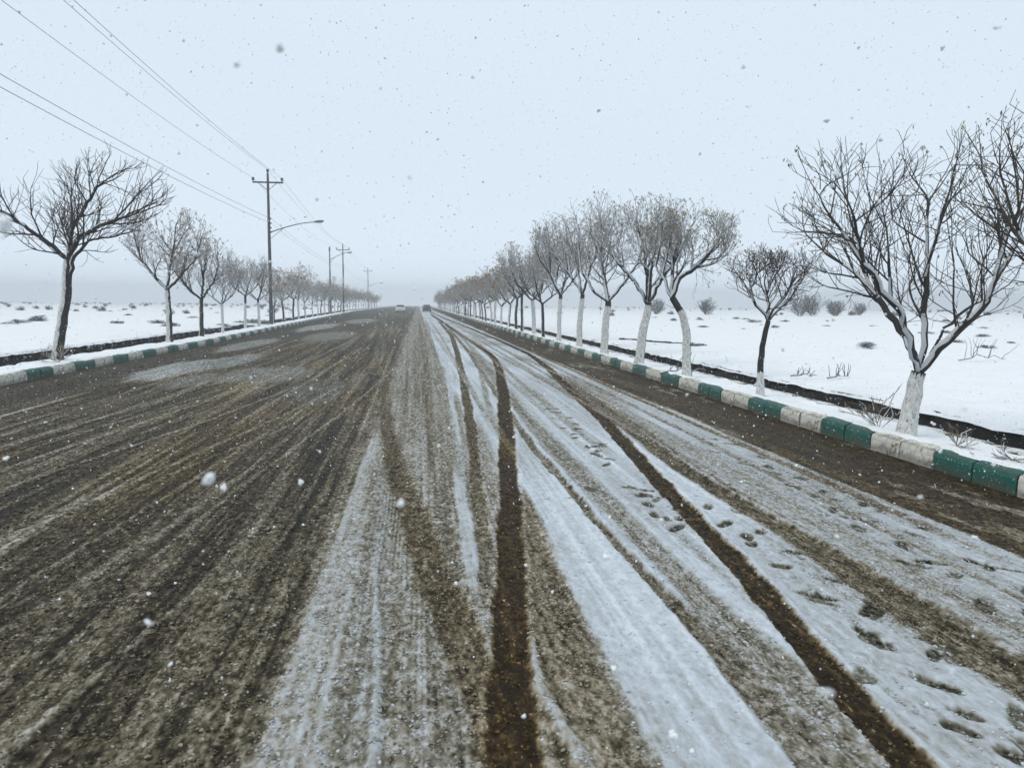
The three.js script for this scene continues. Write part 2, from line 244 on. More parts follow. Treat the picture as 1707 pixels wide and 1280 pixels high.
const soilTex = dataTex(512, 512, (i, j, c) => { const u = i / 512, v = j / 512; const n = tvn(u * 20, v * 20, 20) * .5 + tvn(u * 90, v * 90, 90) * .5; let k = .012 + .03 * n * n, w = tvn(u * 60 + 7, v * 60, 60) * .6 + tvn(u * 14, v * 14 + 3, 14) * .4; const s = ss(.78, .84, w); c[0] = S8(lerp(k * 1.12, .6, s)); c[1] = S8(lerp(k * .98, .62, s)); c[2] = S8(lerp(k * .84, .64, s)); });
soilTex.repeat.set(.5, .5);
M.soil = new THREE.MeshStandardMaterial({ map: soilTex, roughness: .85 });
const mudTex = dataTex(512, 512, (i, j, c) => { const u = i / 512, v = j / 512; const n = tvn(u * 24, v * 24, 24) * .5 + tvn(u * 100, v * 100, 100) * .5, s = ss(.35, .62, n * .6 + tvn(u * 9, v * 9, 9) * .4); c[0] = S8(lerp(.07, .66, s)); c[1] = S8(lerp(.06, .67, s)); c[2] = S8(lerp(.045, .66, s)); });
mudTex.repeat.set(.5, .5);
M.mud = new THREE.MeshStandardMaterial({ map: mudTex, roughness: .9 });
const DS = []; for (let d = -14; d < 490;) { DS.push(d); d += d < 3 ? .25 : d < 26 ? .055 : d < 60 ? .2 : d < 140 ? .9 : 6; }
// a strip that follows the kerb: rows of [offset from the kerb front, height] for each d
function strip(name, mat, side, fn, n, parent, ds = DS) {
  const P = [], UV = [], I = [], X = side > 0 ? XR : XL;
  ds.forEach((d, j) => {
    for (let i = 0; i < n; i++) { const [o, y] = fn(i / (n - 1), d, i); P.push(X(d) + side * o, y, -d); UV.push(o + y * 1.3, d); }
    if (j < ds.length - 1) for (let i = 0; i < n - 1; i++) { const k = j * n + i; side > 0 ? I.push(k, k + 1, k + n, k + 1, k + n + 1, k + n) : I.push(k, k + n, k + 1, k + 1, k + n, k + n + 1); }
  });
  return part(name, geoFrom(P, I, UV), mat, parent);
}
const SIDE = { 1: { v: .95, l0: 1.16, l1: 1.4, w: 2.04, ly: .055, lo: -.28, hf: .14, seed: 0 }, [-1]: { v: 1.45, l0: 1.7, l1: 1.85, w: 2.8, ly: .0, lo: -.42, hf: .2, seed: 500 } };
for (const side of [1, -1]) {
  const q = SIDE[side], sd = q.seed;
  const vg = strip('verge', M.snow, side, (t, d) => {
    const edge = (side > 0 ? .05 : .035) + .07 * vn(d * 1.7 + sd, 3) + .05 * (vn(d * 9 + sd, 8) - .3);
    const end = q.v + .12 * (vn(d * 1.3 + sd, 20) - .5) + .07 * (vn(d * 7 + sd, 22) - .5);
    const o = t < .2 ? edge + t : lerp(edge + .2, end, (t - .2) / .8);
    const up = HK + .004 + .014 * ss(0, .08, t) * (.6 + vn(d * 6 + sd, 70)), dn = HV + .045 * (vn(o * 4 + sd, d * 2.4) - .5) + .025 * (vn(o * 15, d * 11 + sd) - .5);
    return [o, lerp(up, dn, ss(.2, .38, o)) - (t === 0 ? .012 : 0)];
  }, 18, scene);
  vg.name = numbered('verge'); tag(vg, side > 0 ? 'narrow snow-covered verge under the trees by the footprints side' : 'narrow snow-covered verge under the trees below the power poles', undefined, undefined, 'structure');
  const dt = top('ditch'); tag(dt, side > 0 ? 'dark earth drainage ditch behind the big forked tree' : 'dark earth drainage ditch behind the trees by the power poles', undefined, undefined, 'structure');
  const n1 = d => .12 * (vn(d * 1.3 + sd, 20) - .5) + .07 * (vn(d * 7 + sd, 22) - .5);
  strip('soil_bank', M.soil, side, (t, d) => [lerp(q.v - .06 + n1(d), q.l0 + .02, t) , lerp(HV - .012 - .02 * vn(d * 5, 33), q.ly - .01, t) + .03 * (vn(t * 3 + sd, d * 7) - .5) * Math.sin(t * 3.1)], 5, dt);
  strip('muddy_ledge', M.mud, side, (t, d) => [lerp(q.l0 + .05 * (vn(d * 3 + sd, 41) - .5), q.l1 + .06 * (vn(d * 4 + sd, 43) - .5), t), q.ly + .03 * Math.sin(t * 3.14) * vn(d * 2.2 + sd, 45) + .02 * (vn(t * 4, d * 9 + sd) - .5)], 6, dt);
  strip('ditch_bed', M.soil, side, (t, d, i) => i < 3 ? [q.l1 - .02 + i * .09 + .06 * (vn(d * 4 + sd, 43) - .5), lerp(q.ly - .005, q.lo, i / 3)] : i < 6 ? [lerp(q.l1 + .2, q.w - .08, (i - 2) / 3), q.lo + .05 * (vn(d * 5, i * 3 + sd) - .5)] : [q.w + lerp(-.04, .06, (i - 6) / 5) + .09 * (vn(d * 3.3 + sd, i * .6) - .5) + .05 * (vn(d * 12 + sd, i * 1.7) - .5), lerp(q.lo + .02, q.hf - .004, (i - 6) / 5) + (i > 9 ? .04 * (vn(d * 4.5 + sd, 60) - .5) : 0)], 12, dt);
  // the field: rows follow the ditch, then run out to the haze
  const OF = []; for (let o = 0, s = .07; o < 480; s = Math.min(s * 1.085, 60)) { OF.push(o); o += s; }
  const DF = []; for (let d = -14; d < 500;) { DF.push(d); d += d < 4 ? .8 : d < 40 ? .22 : d < 120 ? .9 : d < 300 ? 4 : 20; }
  const fd = strip('snow_field', M.snow, side, (t, d, i) => {
    const o = OF[i], e = q.w + .05 + .09 * (vn(d * 3.3 + sd, 6.6) - .5) + .05 * (vn(d * 12 + sd, 18.7) - .5);
    let y = q.hf + .002 + (i < 2 ? .04 * (vn(d * 4.5 + sd, 60) - .5) : 0) + .1 * ss(.1, 4, o) * (vn(o * .5 + sd, d * .4) - .5) + .05 * (vn(o * 1.7, d * 1.3 + sd) - .5) * ss(0, .6, o) + .02 * (vn(o * 6, d * 5 + sd) - .5) * ss(.05, .4, o);
    y += .5 * ss(15, 60, o) * (vn(o * .06 + sd, d * .05) - .5) + .04 * ss(0, .25, o);
    if (i === 0) y -= .05;
    return [e - (i === 0 ? .07 : .04) + o + .05 * (vn(d * 2.1 + sd, 77) - .5), y];
  }, OF.length, scene, DF);
  fd.name = numbered('snow_field'); tag(fd, side > 0 ? 'flat snow field with twigs beyond the right-hand ditch' : 'flat snow field with dark scrub beyond the pole-side ditch', undefined, undefined, 'structure');
}

// ------------------------------------------------------------------ kerbs of painted stones
function paintTex(r, g, b, wr, wg, wb, seed, wear) {
  const t = dataTex(256, 256, (i, j, c) => { const u = i / 256, v = j / 256; const n = tvn(u * 8 + seed, v * 8, 8) * .45 + tvn(u * 32 + seed, v * 32, 32) * .35 + tvn(u * 96, v * 96 + seed, 96) * .2, s = ss(wear, wear + .1, n), k = .8 + .4 * tvn(u * 24, v * 24 + seed, 24); const yy = u > .8 ? u - 1 : u, dirt = ss(.02, -.03, yy - .055 * (tvn(v * 9 + seed, 3, 9) + .6 * tvn(v * 40, 7 + seed, 40)) + .1 * (n - .5)) * .6, fl = tvn(u * 80 + seed, v * 80, 80) > .9 && tvn(u * 12, v * 12 + seed, 12) > .5 ? 1 : 0; const mix = (p, q, z, e) => lerp(lerp(lerp(p * k, q, s), z, dirt), e, fl * .8); c[0] = S8(mix(r, wr, .062, .6)); c[1] = S8(mix(g, wg, .052, .64)); c[2] = S8(mix(b, wb, .036, .66)); });
  t.repeat.set(1.1, 1.1); return t;
}
const greens = [0, 31, 57].map(s => new THREE.MeshStandardMaterial({ map: paintTex(.004, .096, .072, .05, .06, .05, s, .66), roughness: .55 }));
const creams = [11, 43, 90].map(s => new THREE.MeshStandardMaterial({ map: paintTex(.58, .565, .5, .2, .17, .12, s, .62), roughness: .75 }));
function stoneGeo(len, k) {
  const sh = new THREE.Shape(); const j = [.004, -.003, .002][k];
  sh.moveTo(0, -.12); sh.lineTo(.01 + j, .11); sh.lineTo(.022 + j, .15); sh.lineTo(.048, HK - .016); sh.lineTo(.085, HK - .004); sh.lineTo(.19, HK - .002 + j); sh.lineTo(.2, -.12);
  const g = new THREE.ExtrudeGeometry(sh, { depth: len - .024, bevelEnabled: true, bevelThickness: .008, bevelSize: .006, bevelSegments: 1, steps: 1 });
  g.translate(0, 0, -len + .016); return g;
}
const stones = [0, 1, 2].map(k => stoneGeo(.53, k));
const rk = mulberry(5);
for (const side of [1, -1]) {
  const kb = top('kerb'); tag(kb, side > 0 ? 'green and cream painted kerb beside the brown gutter and footprints' : 'green and cream painted kerb below the row with power poles', 'kerb');
  const X = side > 0 ? XR : XL, far = { 0: [], 1: [] };
  const d0 = side > 0 ? -10.45 : -10.9;
  for (let i = 0; i < 800; i++) {
    const d = d0 + i * .545, col = (i >> 1) & 1, v = (rk() * 3) | 0; if (d > 420) break;
    if (d > -4 && d < 66) {
      const m = part('kerb_stone', stones[v], (col ? greens : creams)[(rk() * 3) | 0], kb);
      m.position.set(X(d) + (rk() - .5) * .014, (rk() - .5) * .012, -d); m.rotation.set((rk() - .5) * .012, (rk() - .5) * .02, 0); if (side < 0) { m.rotation.y += Math.PI; m.position.z -= .53; }
    } else { const g = stones[0].clone(); if (side < 0) g.rotateY(Math.PI).translate(0, 0, -.53); g.translate(X(d), 0, -d); far[col].push(g); }
  }
  for (const c of [0, 1]) { const m = part('far_kerb_stones', mergeGeometries(far[c]), (c ? greens : creams)[0], kb); m.userData.kind = 'stuff'; }
}

// ------------------------------------------------------------------ trees
const barkTex = dataTex(256, 256, (i, j, c) => { const u = i / 256, v = j / 256; const n = tvn(u * 32, v * 8, 32) * .5 + tvn(u * 64, v * 32, 64) * .5, k = .018 + .055 * n * n; c[0] = S8(k * 1.08); c[1] = S8(k); c[2] = S8(k * .95); });
barkTex.repeat.set(3, 3);
M.bark = new THREE.MeshStandardMaterial({ map: barkTex, roughness: .85 });
M.twig = new THREE.MeshStandardMaterial({ color: new THREE.Color().setRGB(.06, .05, .046), roughness: .9 });
const limeTex = dataTex(256, 256, (i, j, c) => { const u = i / 256, v = j / 256; const n = tvn(u * 32, v * 10, 32) * .5 + tvn(u * 80, v * 40, 80) * .5, s = ss(.7, .8, n), k = .5 + .22 * tvn(u * 16, v * 16, 16); c[0] = S8(lerp(k, .12, s)); c[1] = S8(lerp(k * 1.01, .11, s)); c[2] = S8(lerp(k * .97, .09, s)); });
limeTex.repeat.set(2, 2);
M.lime = new THREE.MeshStandardMaterial({ map: limeTex, roughness: .95 });
const frostTex = dataTex(128, 128, (i, j, c) => { const u = i / 128, v = j / 128, n = tvn(u * 16, v * 16, 16) * .6 + tvn(u * 48, v * 48, 48) * .4, k = ss(.46, .6, n), b = .09 + .06 * tvn(u * 30, v * 30 + 5, 30); c[0] = S8(lerp(b * 1.12, .62, k)); c[1] = S8(lerp(b, .64, k)); c[2] = S8(lerp(b * .92, .66, k)); });
frostTex.repeat.set(3, 2.2);
M.twigPale = new THREE.MeshStandardMaterial({ map: frostTex, roughness: .95 });
M.leafA = new THREE.MeshStandardMaterial({ color: new THREE.Color().setRGB(.26, .21, .14), roughness: .9 });
M.leafB = new THREE.MeshStandardMaterial({ color: new THREE.Color().setRGB(.28, .25, .13), roughness: .9 });
M.leafC = new THREE.MeshStandardMaterial({ color: new THREE.Color().setRGB(.34, .19, .08), roughness: .9 });
const V = (x, y, z) => new THREE.Vector3(x, y, z);
const WIND = V(-.86, .12, .5).normalize();
class TB {
  constructor() { this.p = []; this.n = []; this.u = []; this.i = []; }
  tube(pts, rs, sides) {
    const n = pts.length; if (n < 2) return; let ref = V(.3, .1, .95), len = 0; const t = V(), a = V(), b = V(), s0 = this.p.length / 3;
    for (let k = 0; k < n; k++) {
      t.subVectors(pts[Math.min(n - 1, k + 1)], pts[Math.max(0, k - 1)]).normalize();
      a.copy(ref).addScaledVector(t, -ref.dot(t)); if (a.lengthSq() < 1e-6) a.set(1, 0, 0).addScaledVector(t, -t.x); a.normalize(); b.crossVectors(t, a); ref = a.clone();
      if (k) len += pts[k].distanceTo(pts[k - 1]);
      for (let q = 0; q <= sides; q++) { const an = q / sides * Math.PI * 2, c = Math.cos(an), s = Math.sin(an), x = a.x * c + b.x * s, y = a.y * c + b.y * s, z = a.z * c + b.z * s, r = rs[k]; this.p.push(pts[k].x + x * r, pts[k].y + y * r, pts[k].z + z * r); this.n.push(x, y, z); this.u.push(q / sides * .3, len); }
      if (k) for (let q = 0; q < sides; q++) { const o = s0 + (k - 1) * (sides + 1) + q; this.i.push(o, o + 1, o + sides + 1, o + 1, o + sides + 2, o + sides + 1); }
    }
  }
  // matter stuck to one side of a branch: half-angle ha round direction w, thickness th
  coat(pts, rs, w0, ha, th, steps, rnd, up = 0) {
    const n = pts.length; if (n < 2) return; const t = V(), w = V(), s = V(), s0 = this.p.length / 3; let len = 0;
    for (let k = 0; k < n; k++) {
      t.subVectors(pts[Math.min(n - 1, k + 1)], pts[Math.max(0, k - 1)]).normalize();
      w.copy(w0); w.y += up; w.addScaledVector(t, -w.dot(t)); if (w.lengthSq() < 1e-4) w.set(-1, 0, 0); w.normalize(); s.crossVectors(t, w);
      if (k) len += pts[k].distanceTo(pts[k - 1]); const end = k === 0 || k === n - 1, j1 = (rnd() - .5) * .5, j2 = (rnd() - .5) * .5;
      for (let q = 0; q <= steps; q++) {
        const f = q / steps * 2 - 1, an = f * ha + (f < 0 ? j1 : j2) * Math.abs(f), c = Math.cos(an), d = Math.sin(an), x = w.x * c + s.x * d, y = w.y * c + s.y * d, z = w.z * c + s.z * d;
        const r = rs[k] * (end ? .96 : 1) + (Math.abs(f) > .99 ? -th * .3 - rs[k] * .06 : end ? 0 : th * (.5 + .5 * (1 - f * f)) * (.6 + .8 * rnd()));
        this.p.push(pts[k].x + x * r, pts[k].y + y * r, pts[k].z + z * r); this.n.push(x, y, z); this.u.push(an * .12, len);
      }
      if (k) for (let q = 0; q < steps; q++) { const o = s0 + (k - 1) * (steps + 1) + q; this.i.push(o, o + 1, o + steps + 1, o + 1, o + steps + 2, o + steps + 1); }
    }
  }
  leaf(p, dir, len, wid) { const s0 = this.p.length / 3, d = dir.clone().normalize(), s = V(d.z, .3, -d.x).normalize().multiplyScalar(wid), m = p.clone().addScaledVector(d, len * .55), e = p.clone().addScaledVector(d, len); e.y -= len * .25; const nn = V().crossVectors(d, s).normalize(); for (const q of [p, m.clone().add(s), m.clone().sub(s), e]) { this.p.push(q.x, q.y, q.z); this.n.push(nn.x, nn.y, nn.z); this.u.push(0, 0); } this.i.push(s0, s0 + 2, s0 + 1, s0 + 1, s0 + 2, s0 + 3); }
  geo() { return geoFrom(this.p, this.i, this.u, this.n); }
  get size() { return this.i.length; }
}
const PROF = [[0, .42], [.2, .74], [.45, .96], [.65, 1], [.85, .9], [1, .62]];
const prof = v => { let i = 0; while (i < PROF.length - 2 && PROF[i + 1][0] < v) i++; const a = PROF[i], b = PROF[i + 1]; return lerp(a[1], b[1], clamp((v - a[0]) / (b[0] - a[0]), 0, 1)); };
// branches grow towards points spread through the crown's volume
function grow(o) {
  const R = mulberry(o.seed), N = [], add = (x, y, z, p, limb) => (N.push({ x, y, z, p, limb, k: [], r: 0 }), N.length - 1);
  let last = -1; const trunkIdx = [];
  o.trunk.forEach(([x, y, z = 0], i) => { const prev = last < 0 ? null : N[last]; const n = prev ? Math.max(1, Math.round(Math.hypot(x - prev.x, y - prev.y, z - prev.z) / .14)) : 1; const s = prev && { ...prev }; for (let q = 1; q <= n; q++) { const t = q / n; last = s ? add(lerp(s.x, x, t) + (R() - .5) * .02, lerp(s.y, y, t), lerp(s.z, z, t) + (R() - .5) * .02, last, 0) : add(x, y, z, -1, 0); trunkIdx.push(last); } });
  let li = 0;
  for (const L of o.limbs) {
    li++; let at = L.from !== undefined ? trunkIdx[Math.round(L.from * (trunkIdx.length - 1))] : last;
    for (const [x, y, z = 0] of L.pts ?? L) { const s = { ...N[at] }, n = Math.max(1, Math.round(Math.hypot(x - s.x, y - s.y, z - s.z) / .12)); for (let q = 1; q <= n; q++) { const t = q / n, w = q < n ? .05 : 0; at = add(lerp(s.x, x, t) + (R() - .5) * w, lerp(s.y, y, t) + (R() - .5) * w, lerp(s.z, z, t) + (R() - .5) * w, at, li); } }
  }
  // boughs fork and fan upwards until they reach the outline of the crown
  const E = o.env, az = E.lump ?? .3, step = o.step;
  const inside = (x, y, z) => {
    const v = (y - E.y0) / (E.y1 - E.y0), dx = x - E.x, dz = (z - (E.z ?? 0)) / (E.fz ?? 1), an = Math.atan2(dz, dx), rr = Math.hypot(dx, dz);
    if (v > 1 + .22 * (vn(dx * 2.2 + o.seed, dz * 2.2) - .62)) return false;
    return rr < E.R * prof(clamp(v, 0, 1)) * (1 + az * (vn(Math.cos(an) * 1.5 + 9 + o.seed, Math.sin(an) * 1.5 + v * 2) - .5) * 2);
  };
  const queue = [], turnBy = (d, a) => { // a side direction, leaning outwards and up
    let best = null, bs = -9; for (let k = 0; k < 2; k++) { const p = V(R() - .5, R() - .5, R() - .5); p.addScaledVector(d, -p.dot(d)).normalize(); const sc = p.y * .5 + R() * .8; if (sc > bs) { bs = sc; best = p; } }
    return d.clone().multiplyScalar(Math.cos(a)).addScaledVector(best, Math.sin(a)).normalize();
  };
  const dirOf = i => { const q = N[i], p = N[Math.max(0, q.p)]; return V(q.x - p.x, q.y - p.y, q.z - p.z).normalize(); };
  const limbEnds = N.map((q, i) => i).filter(i => N[i].limb > 0 && !N.some(q => q.p === i)), L0 = o.L ?? (E.y1 - E.y0) * .42;
  for (const i of limbEnds) { for (let k = 0; k < 2; k++) queue.push([i, turnBy(dirOf(i), .2 + R() * .25), L0 * (.8 + R() * .4), 0]); }
  const firstY = E.y0 - .1 * (E.y1 - E.y0);
  for (let i = trunkIdx.length; i < N.length; i++) if (N[i].limb > 0 && N[i].y > firstY && R() < .42 * step / .08 * (.12 / .12)) queue.push([i, turnBy(dirOf(i), .55 + R() * .4), L0 * (.45 + R() * .5), 1]);
  for (let h = 0; h < queue.length && N.length < o.n; h++) {
    const [from, d0, L, dep] = queue[h], d = d0.clone(), n = Math.max(2, Math.round(L / step)), sp = (dep === 0 ? .22 : dep < 3 ? .18 : .15) * (o.sparse ?? 1); let at = from, acc = sp * R(), ended = false;
    for (let i = 0; i < n; i++) {
      d.x += (R() - .5) * .24; d.y += (R() - .5) * .2 + .018 * step / .08; d.z += (R() - .5) * .24; d.normalize();
      const q = N[at], x = q.x + d.x * step, y = q.y + d.y * step, z = q.z + d.z * step; if (!inside(x, y, z) && (i > 1 || dep > 2)) { ended = true; break; }
      at = add(x, y, z, at, q.limb); acc += step;
      if (acc > sp && dep < 6) { acc = 0; const rest = L * (1 - i / n); queue.push([at, turnBy(d, .6 + R() * .45), Math.max(.1, (rest * .75 + .1) * (.55 + R() * .5)), dep + 1]); }
    }
    if (!ended && dep < 6 && L > .12) for (const a of [.22 + R() * .25, .3 + R() * .3]) queue.push([at, turnBy(d, a), L * (.6 + R() * .25), dep + 1]);
  }
  N.forEach(q => { q.k = []; }); N.forEach((q, i) => { if (q.p >= 0) N[q.p].k.push(i); });
  const tips = N.map((q, i) => i).filter(i => !N[i].k.length);
  for (const i of tips) { const c = o.spur; for (let s = 0; s < c; s++) { let at = i; const q = N[i], p = N[Math.max(0, q.p)]; let d = V(q.x - p.x, q.y - p.y, q.z - p.z).normalize().add(V((R() - .5) * 1.7, (R() - .3) * 1.1, (R() - .5) * 1.7)).normalize(); for (let k = 0; k < 2; k++) { const b = N[at], l = o.step * (.5 + R() * .7); const id = add(b.x + d.x * l, b.y + d.y * l, b.z + d.z * l, at, b.limb); N[at].k.push(id); at = id; d.add(V((R() - .5) * .5, R() * .35, (R() - .5) * .5)).normalize(); } } }
  for (let i = N.length - 1; i >= 0; i--) { const q = N[i]; if (!q.k.length) q.r = o.r0; else { let s = 0; for (const c of q.k) s += Math.pow(N[c].r, 2.25); q.r = Math.pow(s, 1 / 2.25); } }
  const f = N[last].r, g = o.rt / f; for (const q of N) q.r = q.r <= o.r0 * 1.001 ? o.r0 : o.r0 + (q.r - o.r0) * (o.rt - o.r0) / (f - o.r0);
  trunkIdx.forEach((i, k) => { N[i].r = lerp(o.rb ?? o.rt * 1.15, o.rt, k / (trunkIdx.length - 1)) * (k === 0 ? 1.25 : k === 1 ? 1.08 : 1); });
  return { N, trunkIdx, R };
}
function makeTree(o) {
  o = { step: .11, di: 1.0, dk: .2, r0: .0042, spur: 2, leaf: [M.leafA, M.leafB], leaves: .5, snow: .012, lime: .95, lee: 2.1, detail: 1, limbs: [], ...o };
  const { N, trunkIdx, R } = grow(o), root = top(o.name ?? 'bare_tree');
  const limbs = {}, twigs = new TB(), crust = new TB(), coat = new TB(), bark = new TB();
  const tp = trunkIdx.map(i => V(N[i].x, N[i].y, N[i].z)), tr = trunkIdx.map(i => N[i].r);
  bark.tube([tp[0].clone().setY(tp[0].y - .12), ...tp], [tr[0] * 1.1, ...tr], o.detail > 1 ? 12 : 8);
  // limewash and driven snow on the trunk
  const nl = clamp(Math.round(tp.length * o.lime), 2, tp.length); coat.coat([tp[0].clone().setY(tp[0].y - .05), ...tp.slice(0, nl)], [tr[0] * 1.1, ...tr.slice(0, nl)], WIND, o.lee, .008, 12, R);
  const seen = new Set(trunkIdx), stack = [];
  for (const i of trunkIdx) for (const c of N[i].k) if (!seen.has(c)) stack.push([i, c]);
  while (stack.length) {
    const [p, c] = stack.pop(); const ch = [p]; let q = c;
    while (q !== undefined) { ch.push(q); seen.add(q); const ks = N[q].k.slice().sort((a, b) => N[b].r - N[a].r); for (const z of ks.slice(1)) stack.push([q, z]); q = ks[0]; }
    let pts = ch.map(i => V(N[i].x, N[i].y, N[i].z)), rs = ch.map(i => N[i].r); rs[0] = Math.min(rs[0] * .95, rs[1] * 1.12);
    const thick = o.thick ?? .014; let cut = rs.findIndex(r => r < thick); if (cut < 0) cut = rs.length;
    if (cut > 1) { const tb = limbs[N[c].limb] ??= new TB(), e = Math.min(rs.length, cut + 1); tb.tube(pts.slice(0, e), rs.slice(0, e), rs[0] > .05 ? 8 : 6); }
    const s = Math.max(0, cut - 1); if (rs.length - s > 1) { let P = pts.slice(s), r = rs.slice(s); if (o.detail < 1 || P.length > 5) { const keep = P.map((_, i) => i === 0 || i === P.length - 1 || i % 2 === 0); P = P.filter((_, i) => keep[i]); r = r.filter((_, i) => keep[i]); } r[r.length - 1] *= .6; twigs.tube(P, r, r[0] > .009 && o.detail >= 1 ? 4 : 3); }
    // snow lying on the upper and windward side
    let a = 0; const lim = o.snowMin ?? .0065; while (a < rs.length - 1) { if (rs[a] < lim) break; let b = a + 1; while (b < rs.length - 1 && rs[b] >= lim && R() > .12) b++; if (b - a >= 1 && R() > .22) crust.coat(pts.slice(a, b + 1), rs.slice(a, b + 1), WIND, .85, o.snow * (.5 + Math.min(1, rs[a] / .03)), rs[a] > .02 ? 5 : 3, R, .95); a = b; }
  }
  part('trunk', bark.geo(), M.bark, root);
  part('whitened_side', coat.geo(), M.lime, root);
  for (const k in limbs) part('limb', limbs[k].geo(), M.bark, root);
  part('twigs', twigs.geo(), o.twig ?? M.twig, root).userData.kind = 'stuff';
  if (crust.size) part('snow_crust', crust.geo(), M.crust, root).userData.kind = 'stuff';
  const tips = N.filter(q => !q.k.length);
  o.leaf.forEach((m, k) => { const tb = new TB(); for (const q of tips) { const pn = vn(q.x * 1.6 + o.seed + k * 40, q.y * 1.6 + q.z * 1.3); if (R() < o.leaves * ss(.3, .75, pn)) { const n = 1 + (R() * 3 | 0); for (let z = 0; z < n; z++) tb.leaf(V(q.x + (R() - .5) * .05, q.y + (R() - .5) * .05, q.z + (R() - .5) * .05), V(R() - .5, -R() * 1.1, R() - .5), (.03 + R() * .03) * (o.leafSize ?? 1), (.008 + R() * .01) * (o.leafSize ?? 1)); } } if (tb.size) part('dry_leaves', tb.geo(), m, root).userData.kind = 'stuff'; });
  shade(root); let tri = 0; root.traverse(c => { if (c.isMesh) tri += c.geometry.index.count / 3; }); root.userData.tri = tri; delete root.userData.tri;
  return root;
}
function limbsOut(seed, f, n, len, el, from) { const R = mulberry(seed), out = []; for (let i = 0; i < n; i++) { const a = (i + R() * .6) / n * 6.283 + seed, e = el + (R() - .5) * .35, l = len * (.8 + R() * .4); const p = (t, k) => [f[0] + Math.cos(a) * Math.cos(e * k) * l * t, f[1] + Math.sin(e * k) * l * t, (f[2] ?? 0) + Math.sin(a) * Math.cos(e * k) * l * t]; out.push({ pts: [p(.45, .92), p(1, 1)] }); } return out; }
const G = HV - .01, ROWR = 'bare trees along the kerb with footprints', ROWL = 'bare trees along the kerb with power poles';
const put = (t, x, d) => { t.position.set(x, G, -d); return t; };
// right-hand row, near trees
tag(put(makeTree({ seed: 101, detail: 2, trunk: [[0, 0], [.045, .37], [.11, .76]], limbs: [[[-.1, 1.16, .12], [-.35, 1.51, .2], [-.8, 1.95, .28]], [[.15, 1.19], [.16, 1.57, -.05], [.2, 1.98, -.1]], [[.32, .97, -.1], [.57, 1.26, -.25], [.9, 1.46, -.35], [1.25, 1.62, -.4]], [[.29, 1.13, .22], [.5, 1.57, .5]], [[.1, 1.15, -.25], [-.05, 1.6, -.6]]], env: { x: -.02, y0: 1.3, y1: 3.38, R: 1.82, lump: .2 }, n: 4300, step: .065, rt: .078, rb: .098, r0: .003, lime: 1, leaves: .5, leafSize: .75, snow: .004, snowMin: .018, spur: 1 }), 5.6, 8.0),
  'large forked bare tree with whitewashed trunk beside the dry weeds', 'tree', ROWR);
tag(put(makeTree({ seed: 102, detail: 2, trunk: [[0, 0], [.03, .4], [-.02, .85]], limbs: limbsOut(4, [-.02, .85], 5, .9, .9), env: { x: -.1, y0: 1.2, y1: 3.25, R: 1.85, lump: .25 }, n: 2900, spur: 1, step: .075, rt: .085, r0: .003, lime: .95, leaves: .5, leafSize: .75, snow: .005, snowMin: .018 }), 5.7, 4.95),
  'bare tree whose boughs reach over the largest forked tree', 'tree', ROWR);
tag(put(makeTree({ seed: 103, detail: 2, trunk: [[0, 0], [-.02, .58], [.02, .95], [.08, 1.26]], limbs: [[[-.1, 1.45, .05], [-.24, 1.6, .1]], [[.1, 1.5, -.05], [.08, 1.65, -.1]], [[.2, 1.42, .05], [.34, 1.58, .1]], [[.06, 1.45, .2]]], env: { x: .05, y0: 1.4, y1: 2.4, R: .74, lump: .18 }, n: 2100, spur: 1, step: .055, sparse: 1.05, rt: .04, rb: .058, r0: .003, lime: .38, leaves: .3, leafSize: .7, snow: .004, snowMin: .012, lee: 2.4 }), 5.6, 11.75),
  'small slender tree with a short whitewashed base and round crown', 'tree', ROWR);
tag(put(makeTree({ seed: 104, detail: 2, trunk: [[0, 0], [-.02, .83], [-.12, 1.3], [-.36, 1.66]], limbs: [[[-.25, 2.05, .1], [.15, 2.35, .2], [.5, 2.7, .2]], [[-.55, 2.1, -.1], [-.8, 2.5, -.2]], [[-.3, 2.2, -.2], [-.2, 2.7, -.3]], { from: .8, pts: [[-.6, 1.55, .1]] }], env: { x: -.05, y0: 2.1, y1: 3.4, R: 1.05, lump: .2 }, n: 2600, spur: 1, step: .075, rt: .065, twig: M.twigPale, rb: .095, r0: .0036, lime: .85, leaves: 1.2, snow: .006, snowMin: .012 }), 5.52, 15.0),
  'tree with a trunk that bends sideways halfway up', 'tree', ROWR);
tag(put(makeTree({ seed: 105, trunk: [[0, 0], [.07, .86], [.2, 1.5]], limbs: [[[-.14, 2.0, .1], [-.7, 2.57, .2]], [[.19, 2.1, -.1], [.15, 2.6, -.2]], [[.45, 2.1, .15], [.75, 2.6, .3]], [[.1, 2, .4], [0, 2.5, .8]]], env: { x: .05, y0: 2.05, y1: 4.1, R: 1.5, lump: .2 }, n: 2900, spur: 1, twig: M.twigPale, step: .085, rt: .085, rb: .115, r0: .0038, lime: 1, leaves: 1.6, snow: .006, snowMin: .012 }), 5.4, 18.0),
  'bare tree with thick straight pale trunk and broad dense crown', 'tree', ROWR);
tag(put(makeTree({ seed: 106, trunk: [[0, 0], [.02, .9], [.09, 1.6]], limbs: [[[.49, 2.1, .1], [.8, 2.6, .2]], [[0, 2.2, -.15], [-.1, 2.8, -.3]], [[-.35, 1.85, .1], [-.8, 2.5, .2]], [[.1, 2.1, -.4], [.1, 2.7, -.8]]], env: { x: 0, y0: 2.1, y1: 4.45, R: 1.6, lump: .22 }, n: 2800, spur: 1, twig: M.twigPale, step: .09, rt: .09, rb: .11, r0: .0042, lime: .9, leaves: 1.6, snow: .006, snowMin: .012 }), 5.5, 21.9),
  'tall bare tree with a low side bough behind the broad-crowned tree', 'tree', ROWR);
